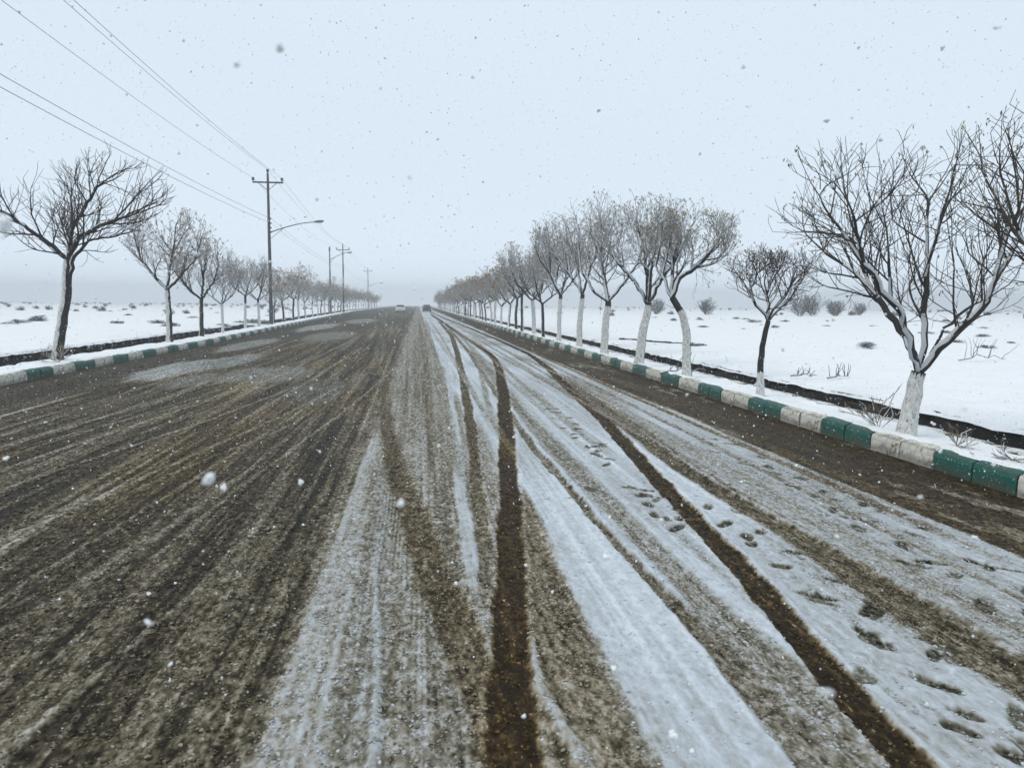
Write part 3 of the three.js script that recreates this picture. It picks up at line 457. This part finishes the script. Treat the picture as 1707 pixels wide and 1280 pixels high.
tag(put(makeTree({ seed: 107, trunk: [[0, 0], [.02, 1.02], [.1, 1.85]], limbs: [[[-.15, 2.2, .1], [-.7, 2.9, .2]], [[.25, 2.3, -.1], [.45, 2.9, -.2]], [[0, 2.5, -.3], [-.1, 3.1, -.5]]], env: { x: -.3, y0: 2.4, y1: 4.5, R: 1.5, lump: .22 }, n: 2300, spur: 1, twig: M.twigPale, step: .1, rt: .075, rb: .1, r0: .0045, lime: .95, leaves: 1.7, snow: .006, snowMin: .012 }), 5.55, 25.7),
  'bare tree whose slim straight trunk ends in one high fork', 'tree', ROWR);
// left-hand row, near trees
tag(put(makeTree({ seed: 201, trunk: [[0, 0], [.13, .8], [.29, 1.6], [.38, 2.5]], limbs: [[[-.1, 2.95, .1], [-.5, 3.3, .2], [-.95, 3.6, .3], [-1.5, 3.95, .3]], [[.45, 3.2, -.1], [.75, 3.8, -.2], [1.05, 4.3, -.2]], [[.7, 3.05, .1], [1.3, 3.35, .2], [1.9, 3.55, .2]], { from: .66, pts: [[.55, 2.55, .1], [1, 2.95, .3], [1.9, 3.12, .4]] }, [[.3, 3, -.4], [.1, 3.5, -1]]], env: { x: .4, y0: 2.75, y1: 5.0, R: 2.4, lump: .25, fz: .85 }, n: 2900, spur: 1, step: .1, rt: .1, rb: .125, r0: .005, lime: 1, lee: 1.2, leaves: .15, snow: .008, snowMin: .04 }), -8.95, 20.1),
  'largest spreading bare tree on the power pole side, trunk half white', 'tree', ROWL);
tag(put(makeTree({ seed: 202, trunk: [[0, 0], [.02, 1], [-.02, 1.9]], limbs: [[[-.35, 2.3, .1], [-.8, 2.95, .2]], [[0, 2.5, -.2], [.05, 3.1, -.4]], [[.45, 2.35, .1], [1, 2.95, .2]]], env: { x: -.05, y0: 2.35, y1: 4.7, R: 1.45, lump: .2 }, n: 2100, spur: 1, twig: M.twigPale, step: .11, rt: .085, rb: .11, r0: .0055, lime: 1, lee: 1.6, snow: .006, snowMin: .03, leaf: [M.leafA, M.leafC], leaves: 1, leafSize: 1.4 }), -9.05, 29.1),
  'rusty-leaved tree with straight half-white trunk beside the largest left tree', 'tree', ROWL);
// look-alike trees of both rows
const near = [301, 302, 303, 304].map((s, k) => { const lean = [.1, -.15, .05, .25][k], fh = [1.75, 1.55, 1.9, 1.45][k], h = [4.3, 4.1, 4.5, 4.0][k]; return makeTree({ seed: s, trunk: [[0, 0], [lean * .3, fh * .5], [lean, fh]], limbs: limbsOut(s % 17, [lean, fh], 4, 1, .78), env: { x: lean, y0: fh + .45, y1: h, R: [1.4, 1.5, 1.35, 1.3][k], lump: .22 }, n: 1450, spur: 1, twig: M.twigPale, step: .12, snow: .006, snowMin: .014, rt: [.07, .08, .065, .06][k], r0: .0058, lime: [.95, 1, .8, 1][k], leaf: [[M.leafA, M.leafB], [M.leafA, M.leafC], [M.leafB], [M.leafA]][k], leaves: [1.6, 1.6, 1.4, 1][k], leafSize: 1.5 }); });
const dist = [401, 402, 403, 404].map((s, k) => { const fh = [1.6, 1.7, 1.5, 1.75][k]; return makeTree({ seed: s, detail: .5, trunk: [[0, 0], [.05, fh * .5], [[.1, -.1, .15, 0][k], fh]], limbs: limbsOut(s % 13, [0, fh], 4, 1, .78), env: { x: 0, y0: fh + .45, y1: [4.2, 4.35, 4, 4.4][k], R: [1.45, 1.5, 1.4, 1.55][k], lump: .2 }, n: 520, spur: 1, twig: M.twigPale, step: .2, sparse: 1.8, rt: .07, r0: .0066, thick: .03, snowMin: .02, snow: .012, lime: 1, spur: 2, leaf: [[M.leafA], [M.leafA, M.leafB], [M.leafA, M.leafC], [M.leafC]][k], leaves: [1.5, 1.6, 1.6, 2][k], leafSize: 2.6 }); });
const rt = mulberry(9); let usedN = 0, usedD = 0;
const nearUsed = new Set(), distUsed = new Set();
function rowTree(set, used, k, name, x, d, label, group) {
  const first = !used.has(k); used.add(k); const sc = (rt() < .16 ? .68 : .88) + rt() * .24, turn = rt() * 6.28;
  const t = first ? set[k] : cloneThing(set[k], name, [x, G, -d], turn, sc);
  t.position.set(x, G, -d); t.rotation.y = turn; t.scale.setScalar(sc); tag(t, label, 'tree', group); return t;
}
const ORD = ['first', 'second', 'third', 'fourth', 'fifth', 'sixth', 'seventh', 'eighth', 'ninth', 'tenth', 'eleventh', 'twelfth']; let cr_ = 0, cl_ = 0;
const lab = (n, from, rest) => n < 12 ? `bare umbrella-crowned tree, ${ORD[n]} in the row beyond the ${from}` : rest;
const LR = 'leafless umbrella-crowned tree in the receding row on the footprint side', LL = 'leafless umbrella-crowned tree in the receding row below the power poles';
[[5.75, 30.6, 0], [5.7, 34.2, 3], [5.85, 37.9, 1], [5.75, 41.6, 2]].forEach(([x, d, k]) => rowTree(near, nearUsed, k, 'bare_tree', x, d, lab(cr_++, 'tree with one high fork', LR), ROWR));
for (let d = 45.6; d < 250; d += 3.75 + rt() * .5 + (d > 140 ? 2.2 : 0)) rowTree(dist, distUsed, [0, 1, 2, 1][(rt() * 4) | 0], 'bare_tree', XR(d) + .52 + rt() * .15, d, lab(cr_++, 'tree with one high fork', LR), ROWR);
[[-9.3, 34.2, 1], [-9.3, 37.8, 3], [-9.6, 44, 2], [-9.75, 48.5, 0]].forEach(([x, d, k]) => rowTree(near, nearUsed, k, 'bare_tree', x, d, lab(cl_++, 'rusty-leaved half-white tree', LL), ROWL));
for (let d = 55; d < 250; d += 4.6 + rt() * 1.6 + (d > 140 ? 2.2 : 0)) { const orange = d > 95 && d < 104; rowTree(dist, distUsed, orange ? 3 : [0, 1, 2, 0][(rt() * 4) | 0], 'bare_tree', XL(d) - 1.25 - rt() * .3, d, orange ? 'rust-orange leafed tree in the row below the power poles' : lab(cl_++, 'rusty-leaved half-white tree', LL), ROWL); }
[...near.filter((_, k) => !nearUsed.has(k)), ...dist.filter((_, k) => !distUsed.has(k))].forEach(t => scene.remove(t));

// ------------------------------------------------------------------ scrub, weeds, fallen branches
function bush(name, o) { // stems from the ground, no trunk
  o = { n: 160, R: .5, h: .6, r0: .003, stems: 6, dk: .09, step: .07, ...o }; const R = mulberry(o.seed);
  const { N } = grow({ seed: o.seed, trunk: [[0, -.05, 0], [0, .03, 0]], limbs: Array.from({ length: o.stems }, () => { const a = R() * 6.28, e = .5 + R() * .9; return { pts: [[Math.cos(a) * Math.cos(e) * o.h * .4, Math.sin(e) * o.h * .4, Math.sin(a) * Math.cos(e) * o.h * .4]] }; }), env: { x: 0, y0: o.h * .15, y1: o.h, R: o.R, lump: o.lump ?? .55 }, n: o.n * 3, L: o.h * .7, step: o.step, rt: o.rt ?? .012, r0: o.r0, spur: 2 });
  const root = top(name), tb = new TB(), cr = new TB(), st = [], kids = N[0].k.map(c => [0, c]); st.push(...kids);
  while (st.length) { const [p, c] = st.pop(), ch = [p]; let q = c; while (q !== undefined) { ch.push(q); const ks = N[q].k.slice().sort((a, b) => N[b].r - N[a].r); for (const z of ks.slice(1)) st.push([q, z]); q = ks[0]; } const P = ch.map(i => V(N[i].x, N[i].y, N[i].z)), r = ch.map(i => N[i].r); tb.tube(P, r, 3); if (R() < (o.snowy ?? .3)) cr.coat(P, r, WIND, 1.2, o.snow ?? .008, 3, R, 1); }
  part('stems', tb.geo(), o.mat ?? M.twig, root).userData.kind = 'stuff'; if (cr.size) part('snow_crust', cr.geo(), M.crust, root).userData.kind = 'stuff';
  if (o.heap) { const g = new THREE.IcosahedronGeometry(1, 2), p = g.attributes.position; for (let i = 0; i < p.count; i++) { const x = p.getX(i), y = p.getY(i), z = p.getZ(i), k = .8 + .5 * vn(x * 3 + o.seed, z * 3 + y * 2); p.setXYZ(i, x * k * o.R * .8, y * k * o.heap, z * k * o.R * .8); } g.computeVertexNormals(); part('snow_heap', g, M.snow, root); }
  return root;
}
M.weed = new THREE.MeshStandardMaterial({ color: new THREE.Color().setRGB(.16, .12, .07), roughness: .95 });
M.scrub = new THREE.MeshStandardMaterial({ color: new THREE.Color().setRGB(.075, .07, .062), roughness: .95 });
tag(put(bush('dry_weed', { seed: 11, n: 36, R: .1, h: .32, stems: 8, r0: .0028, rt: .006, mat: M.weed, dk: .1 }), 5.5, 8.35), 'upright dry weed stalks at the foot of the large forked tree', 'weed');
tag(put(bush('dry_weed', { seed: 12, n: 70, R: .16, h: .15, stems: 8, r0: .003, rt: .006, mat: M.weed, dk: .05, step: .04 }), 5.72, 7.3), 'low curled dry weed in the verge snow near the green kerb stones', 'weed');
tag(put(bush('dry_weed', { seed: 13, n: 60, R: .2, h: .1, stems: 8, r0: .003, rt: .006, mat: M.weed, dk: .06, step: .04 }), 5.75, 6.6), 'flat tangle of dry weed at the verge edge above green stones', 'weed');
tag(put(bush('dry_weed', { seed: 14, n: 50, R: .15, h: .2, stems: 6, r0: .003, rt: .006, mat: M.weed, dk: .06 }), -8.5, 19.2), 'small frosted weed beside the largest left-hand tree', 'weed');
// branches lying in the field
function fallen(seed, x, d, len, turn, label) { const R = mulberry(seed), root = top('fallen_branch', [x, HV + .07, -d], turn), tb = new TB(), cr = new TB(); const P = [], r = []; for (let i = 0; i <= 8; i++) { P.push(V((i / 8 - .5) * len, .03 + .12 * len * Math.sin(i / 8 * 2.6) * R(), (R() - .5) * .1)); r.push(.016 * (1 - i / 10)); } tb.tube(P, r, 5); cr.coat(P, r, WIND, 1.1, .01, 3, R, 1); for (let k = 0; k < 9; k++) { const b = P[1 + (R() * 7 | 0)], q = [b.clone()], s = [.008]; let dir = V(R() - .3, .5 + R() * .8, R() - .5).normalize(); for (let z = 0; z < 5; z++) { q.push(q[q.length - 1].clone().addScaledVector(dir, len * .07)); s.push(.007 - z * .001); dir.add(V((R() - .5) * .7, (R() - .4) * .5, (R() - .5) * .7)).normalize(); } tb.tube(q, s, 4); } part('wood', tb.geo(), M.bark, root); part('snow_crust', cr.geo(), M.crust, root); return tag(root, label, 'branch'); }
fallen(21, 15.2, 18.7, 1.7, .2, 'twiggy branch standing up out of the snow beyond the ditch, farther of two');
fallen(22, 8.3, 14, .75, .5, 'short broken branch on the snow between the slender tree and ditch');
fallen(23, 7.66, 14.2, .5, -.5, 'single bare stick lying on the field snow behind the slender tree');
fallen(24, 5.45, 15.1, 1.1, .25, 'bent sapling branch lying across the foot of the bent tree');
// scrub: the nearest and largest as things, the rest far off as one mass
const scrub = [31, 32, 33, 34].map((s, k) => bush('dry_shrub', { seed: s, n: 150, R: [.8, 1.1, .7, .95][k], h: [.3, .34, .26, .32][k], stems: 14, r0: .007, rt: .014, mat: M.scrub, dk: .1, step: .1, heap: .22, snowy: .5, snow: .012 }));
{ const R = mulberry(61); let n = 0;
  const place = (x, d, sc, label, group) => { const k = n % 4, t = n < 4 ? scrub[k] : cloneThing(scrub[k], 'dry_shrub', [0, 0, 0]); n++; t.position.set(x, HV - .02, -d); t.rotation.y = R() * 6.28; t.scale.set(sc * (1 + R() * .9), sc * (.45 + R() * .3), sc * (1 + R() * .5)); tag(t, label, 'shrub', group); };
  for (let i = 0; i < 40; i++) { const d = i < 14 ? 42 + R() * 14 : 62 + R() * 75, px = -.62 + R() * .5; place(px * d - 3, d, (i < 14 ? .5 : .22) + R() * .4, 'low dark shrub half buried in the snow behind the pole-side ditch', 'low shrubs in the pole-side field'); }
  for (let i = 0; i < 44; i++) { const d = 24 + Math.pow(R(), 1.2) * 70, px = .28 + R() * .55; place(px * d + 2, d, .22 + R() * .4, 'low dark shrub poking through the snow beyond the footprint-side ditch', 'low shrubs in the footprint-side field'); }
  const im = new THREE.InstancedMesh(scrub[0].children[0].geometry, M.scrub, 620), m4 = new THREE.Matrix4(), q = new THREE.Quaternion();
  for (let i = 0; i < 620; i++) { const left = R() < .75, d = 75 + R() * 360, x = left ? XL(d) - 8 - R() * 300 : XR(d) + 14 + R() * 300, s = .5 + R() * .8; q.setFromAxisAngle(V(0, 1, 0), R() * 6.28); m4.compose(V(x, HV - .1, -d), q, V(s, s, s)); im.setMatrixAt(i, m4); }
  im.name = 'far_scrub'; im.castShadow = im.receiveShadow = true; scene.add(im); tag(im, 'far-off dark scrub speckling both snow fields up to the haze', 'scrub', undefined, 'stuff');
}
const big = [41, 42].map(s => bush('bare_bush', { seed: s, n: 420, R: 1.5, h: 2.7, stems: 10, r0: .014, rt: .05, dk: .3, step: .2, mat: M.twig, snowy: .2, snow: .02 }));
[[53, 100, 1, 1.0], [57, 104, 0, 1.15], [65, 112, 1, .9], [44, 112, 0, .9], [38, 118, 1, .9], [74, 120, 0, .8], [60, 103, 1, .8]].forEach(([x, d, k, s], i) => { const t = i === 0 ? big[1] : i === 1 ? big[0] : cloneThing(big[k], 'bare_bush', [0, 0, 0]); t.position.set(x, HV - .05, -d); t.rotation.y = i; t.scale.setScalar(s); tag(t, 'tall bare bush at the far edge of the footprint-side field', 'bush', 'far bushes in the snow field'); });
// a bared furrow of earth in the field
{ const P = [], I = [], n = 40; for (let i = 0; i <= n; i++) { const t = i / n, d = lerp(25.5, 31, t), x = lerp(10.1, 8.4, t); const w = .16 * Math.sin(t * Math.PI) * ss(.3, .6, vn(i * .45, 3)) + .004; for (let k = 0; k < 3; k++) P.push(x + (k - 1) * w, HV + .06 + (k === 1 ? .05 : -.05) + .03 * vn(i, k), -d); if (i < n) for (let k = 0; k < 2; k++) { const o = i * 3 + k; I.push(o, o + 1, o + 3, o + 1, o + 4, o + 3); } }
  const uv = []; for (let i = 0; i < P.length / 3; i++) uv.push(P[i * 3], P[i * 3 + 2]); const f = part('earth_furrow', geoFrom(P, I, uv), M.soil, scene); f.name = 'earth_furrow'; tag(f, 'long dark ridge of bare earth in the snow beyond the ditch', undefined, undefined, 'structure'); }

// ------------------------------------------------------------------ poles and wires
M.pole = new THREE.MeshStandardMaterial({ color: new THREE.Color().setRGB(.07, .072, .078), roughness: .7 });
M.steel = new THREE.MeshStandardMaterial({ color: new THREE.Color().setRGB(.16, .17, .18), roughness: .55, metalness: .4 });
M.porcelain = new THREE.MeshStandardMaterial({ color: new THREE.Color().setRGB(.03, .018, .014), roughness: .25 });
M.lens = new THREE.MeshStandardMaterial({ color: new THREE.Color().setRGB(.5, .52, .52), roughness: .3 });
M.wire = new THREE.MeshStandardMaterial({ color: new THREE.Color().setRGB(.12, .12, .13), roughness: .6 });
const bar = (a, b, r, n = 6) => { const t = new TB(); t.tube([V(...a), V(...b)], [r, r], n); return t.geo(); };
function lampArm(root, y, len, rise) { const P = [], r = []; for (let i = 0; i <= 10; i++) { const t = i / 10; P.push(V(.08 + len * t, y + rise * Math.sin(t * 1.45), 0)); r.push(.04 - .012 * t); } const t = new TB(); t.tube(P, r, 8); part('lamp_arm', t.geo(), M.steel, root); part('lamp_brace', bar([.06, y - .45, 0], [len * .33, y + rise * .46 - .03, 0], .018), M.steel, root); const g = new THREE.SphereGeometry(1, 14, 8); g.scale(.36, .09, .13); g.rotateZ(.12); const h = part('lamp_head', g, M.steel, root); h.position.set(len + .3, y + rise + .04, 0); const l = part('lamp_glass', new THREE.SphereGeometry(1, 12, 6).scale(.2, .07, .1), M.lens, h); l.position.set(.06, -.05, 0); }
function powerPole(x, d, h, arm, dark) {
  const root = top('utility_pole', [x, G - .1, -d]);
  const sh = new THREE.CylinderGeometry(.075, .135, h, 10); sh.translate(0, h / 2, 0); part('shaft', sh, dark ? M.pole : M.steel, root);
  part('crossarm', new THREE.BoxGeometry(2.0, .1, .1).translate(.02, h - .62, .1), M.pole, root);
  for (const s of [-1, 1]) { part('brace', bar([s * .62, h - .64, .1], [0, h - 1.15, .08], .022), M.pole, root); part('insulator', ins(), M.porcelain, root).position.set(s * .94, h - .57, .1); }
  part('insulator', ins(), M.porcelain, root).position.set(0, h, 0);
  for (let k = 0; k < 4; k++) part('spool', new THREE.CylinderGeometry(.05, .05, .09, 8), M.porcelain, root).position.set(.13, h - 3.0 - k * .3, .05);
  if (arm) lampArm(root, arm, 3.0, .75);
  return root;
}
function ins() { const pts = [[0, 0], [.03, 0], [.03, .07], [.09, .09], [.1, .13], [.06, .15], [.1, .18], [.09, .23], [.05, .27], [0, .28]].map(p => new THREE.Vector2(...p)); return new THREE.LatheGeometry(pts, 10); }
tag(powerPole(-9.95, 53.5, 10.2, 6.3, true), 'dark utility pole with crossarm, three insulators and a street lamp arm', 'pole');
tag(powerPole(-11.2, 118, 10.2, 0, true), 'farther utility pole with crossarm and no lamp arm', 'pole');
tag(powerPole(-12.4, 195, 10.2, 5.9, false), 'hazy utility pole with lamp arm beyond the others', 'pole');
{ const t = powerPole(-9.6, -2, 10.2, 6.1, true); tag(t, 'utility pole standing level with the start of the road wires', 'pole'); }
{ const root = top('lamp_post', [-11.6, G, -104]); part('shaft', new THREE.CylinderGeometry(.07, .16, 8.9, 10).translate(0, 4.45, 0), M.steel, root); part('cap', new THREE.CylinderGeometry(.1, .12, .5, 8).translate(0, 8.6, 0), M.pole, root); lampArm(root, 7.2, 2.3, .95); tag(root, 'pale tapered lamp post with curved arm beside the farther utility pole', 'lamp post'); }
function wire(a, b, sag, r, label, group) { const P = [], R = [], n = 40; for (let i = 0; i <= n; i++) { const t = i / n; P.push(V(lerp(a[0], b[0], t), lerp(a[1], b[1], t) - sag * 4 * t * (1 - t), lerp(a[2], b[2], t))); R.push(r); } const t = new TB(); t.tube(P, R, 5); const m = part('overhead_wire', t.geo(), M.wire, scene); m.name = numbered('overhead_wire'); return tag(m, label, 'wire', group); }
const Y = 10.2 + G - .1;
[[[-9.6, 2], [-9.95, -53.5], .55], [[-9.95, -53.5], [-11.2, -118], .8], [[-11.2, -118], [-12.4, -195], .9]].forEach(([a, b, sag], k) => {
  const nm = ['between the street lamp pole and the camera side', 'between the first and second utility poles', 'between the second and third utility poles'][k];
  for (const [dx, dy] of [[-.94, -.33], [0, .26], [.94, -.33]]) wire([a[0] + dx, Y + dy, a[1] + .1], [b[0] + dx, Y + dy, b[1] + .1], sag, .0085, `thin overhead wire on the pole-top insulators ${['of the street lamp pole', 'beyond the street lamp pole', 'out towards the haze'][k]}`, 'upper power wires');
  for (const dy of [-3.0, -3.3]) wire([a[0] + .18, Y + dy, a[1]], [b[0] + .18, Y + dy, b[1]], sag * .8, .009, `lower overhead cable below the crossarm ${['of the street lamp pole', 'beyond the street lamp pole', 'out towards the haze'][k]}`, 'lower power cables');
});

// ------------------------------------------------------------------ cars
function loft(st) { // stations along z: [z, y0, y1, halfwidth low, halfwidth top]
  const P = [], I = [], m = 10; const ring = ([z, y0, y1, a, b]) => { const r = .07, c = []; c.push([-a * .94, y0], [a * .94, y0], [a, y0 + r], [lerp(a, b, .5) * 1.01, lerp(y0, y1, .5)], [b, y1 - r], [b * .9, y1], [-b * .9, y1], [-b, y1 - r], [-lerp(a, b, .5) * 1.01, lerp(y0, y1, .5)], [-a, y0 + r]); for (const [x, y] of c) P.push(x, y, z); };
  st.forEach((s, j) => { ring(s); if (j) for (let i = 0; i < m; i++) { const a = (j - 1) * m + i, b = (j - 1) * m + (i + 1) % m; I.push(a, a + m, b, b, a + m, b + m); } });
  for (const [o, f] of [[0, 1], [(st.length - 1) * m, 0]]) for (let i = 1; i < m - 1; i++) f ? I.push(o, o + i, o + i + 1) : I.push(o, o + i + 1, o + i);
  const g = geoFrom(P, I).toNonIndexed(); g.computeVertexNormals(); return g;
}
function car(paintMat, rearFacing) { // front towards +z
  const root = top('car');
  const body = part('body', loft([[-2.1, .4, .82, .74, .68], [-2.0, .28, .92, .82, .76], [-1.3, .24, .95, .85, .79], [.6, .24, .92, .85, .79], [1.2, .24, .86, .85, .77], [1.9, .26, .76, .83, .72], [2.1, .34, .66, .76, .64]]), paintMat, root);
  part('cabin', loft([[-1.55, .9, .97, .76, .66], [-.95, .9, 1.38, .77, .58], [-.2, .9, 1.44, .78, .6], [.3, .9, 1.38, .78, .58], [1.05, .86, .93, .77, .68]]), paintMat, root);
  const glass = new THREE.MeshPhysicalMaterial({ color: new THREE.Color().setRGB(.015, .018, .02), roughness: .12, clearcoat: .5 });
  const pane = (q) => geoFrom(q.flat(), [0, 1, 2, 0, 2, 3]);
  part('windscreen', pane([[-.68, .96, 1.03], [.68, .96, 1.03], [.54, 1.35, .38], [-.54, 1.35, .38]]), glass, root);
  part('rear_window', pane([[.66, .99, -1.53], [-.66, .99, -1.53], [-.53, 1.34, -1.04], [.53, 1.34, -1.04]]), glass, root);
  for (const s of [-1, 1]) {
    part('side_window', pane([[s * .79, .96, .8], [s * .62, 1.34, .28], [s * .62, 1.36, -.2], [s * .795, .96, -.2]]), glass, root);
    part('side_window', pane([[s * .795, .96, -.28], [s * .62, 1.36, -.28], [s * .61, 1.33, -.9], [s * .785, .96, -1.2]]), glass, root);
    const lampM = rearFacing ? new THREE.MeshStandardMaterial({ color: new THREE.Color().setRGB(.3, .02, .015), roughness: .3 }) : M.lens;
    part('headlight', new THREE.SphereGeometry(1, 10, 6).scale(.17, .08, .06).translate(s * .52, .64, 2.06), M.lens, root);
    part('tail_light', new THREE.SphereGeometry(1, 10, 6).scale(.15, .1, .05).translate(s * .55, .74, -2.08), lampM, root);
    part('mirror', new THREE.SphereGeometry(1, 8, 6).scale(.1, .07, .06).translate(s * .9, .98, .72), paintMat, root);
    for (const z of [-1.28, 1.3]) { const w = part('wheel', new THREE.TorusGeometry(.22, .09, 8, 18).rotateY(Math.PI / 2).translate(s * .74, .31, z), new THREE.MeshStandardMaterial({ color: 0x141414, roughness: .9 }), root); part('rim', new THREE.CylinderGeometry(.17, .17, .12, 14).rotateZ(Math.PI / 2).translate(s * .76, .31, z), M.steel, w); }
  }
  part('grille', new THREE.BoxGeometry(.8, .1, .04).translate(0, .6, 2.1), M.pole, root);
  part('bumper', loft([[2.0, .27, .48, .8, .8], [2.17, .3, .46, .74, .74]]), rearFacing ? M.pole : paintMat, root);
  part('bumper', loft([[-2.17, .3, .48, .74, .74], [-2.0, .28, .5, .82, .82]]), rearFacing ? M.pole : paintMat, root);
  part('underside', new THREE.BoxGeometry(1.5, .12, 3.6).translate(0, .22, 0), M.pole, root);
  return root;
}
{ const w = car(new THREE.MeshPhysicalMaterial({ color: new THREE.Color().setRGB(.74, .76, .77), roughness: .35, clearcoat: .6 }), false); w.position.set(-3.1, .01, -138); tag(w, 'white saloon car driving towards the viewer far down the road', 'car');
  const k = car(new THREE.MeshPhysicalMaterial({ color: new THREE.Color().setRGB(.02, .022, .026), roughness: .3, clearcoat: .7 }), true); k.position.set(1.75, .01, -148); k.rotation.y = Math.PI; tag(k, 'dark car driving away far down the road', 'car'); }

// ------------------------------------------------------------------ falling snow
{ const R = mulberry(8080), gs = []; for (let k = 0; k < 4; k++) { const g = new THREE.IcosahedronGeometry(.5 + R() * .5, 1), p = g.attributes.position; for (let i = 0; i < p.count; i++) { const s = .7 + .6 * vn(p.getX(i) * 4 + k * 9, p.getY(i) * 4 + p.getZ(i) * 3); p.setXYZ(i, p.getX(i) * s, p.getY(i) * s * .7, p.getZ(i) * s); } g.translate((R() - .5) * 1.3, (R() - .5) * .9, (R() - .5) * 1.3); g.computeVertexNormals(); gs.push(g); }
  const flake = mergeGeometries(gs), n = 42000, im = new THREE.InstancedMesh(flake, new THREE.MeshStandardMaterial({ color: new THREE.Color().setRGB(.82, .84, .86), roughness: .95 }), n), m = new THREE.Matrix4(), q = new THREE.Quaternion(), e = new THREE.Euler();
  for (let i = 0; i < n; i++) { const s = .0019 + .004 * Math.pow(R(), 2.2); q.setFromEuler(e.set(R() * 6, R() * 6, R() * 6)); let x, y, d; do { x = -7 + R() * 15; y = .1 + R() * 7; d = -3 + R() * 17; } while (Math.hypot(x, y - 1.6, d) < .42); if (i < 70) { const a = R() * 6.2832, h = -.6 + R() * 1.5, q2 = .55 + R() * 1.1; x = Math.cos(a) * q2; d = Math.sin(a) * q2; y = 1.6 + h * q2; } m.compose(V(x, y, -d), q, V(s, s * (.6 + R() * .8), s)); im.setMatrixAt(i, m); }
  im.name = 'falling_snow'; scene.add(im); tag(im, 'snowflakes drifting down through the air', 'snowflakes', undefined, 'stuff');
}
let TRI = 0; scene.traverse(o => { if (o.isMesh && !o.isInstancedMesh) TRI += (o.geometry.index ? o.geometry.index.count : o.geometry.attributes.position.count) / 3; }); console.log('triangles', TRI);
renderer.render(scene, camera);
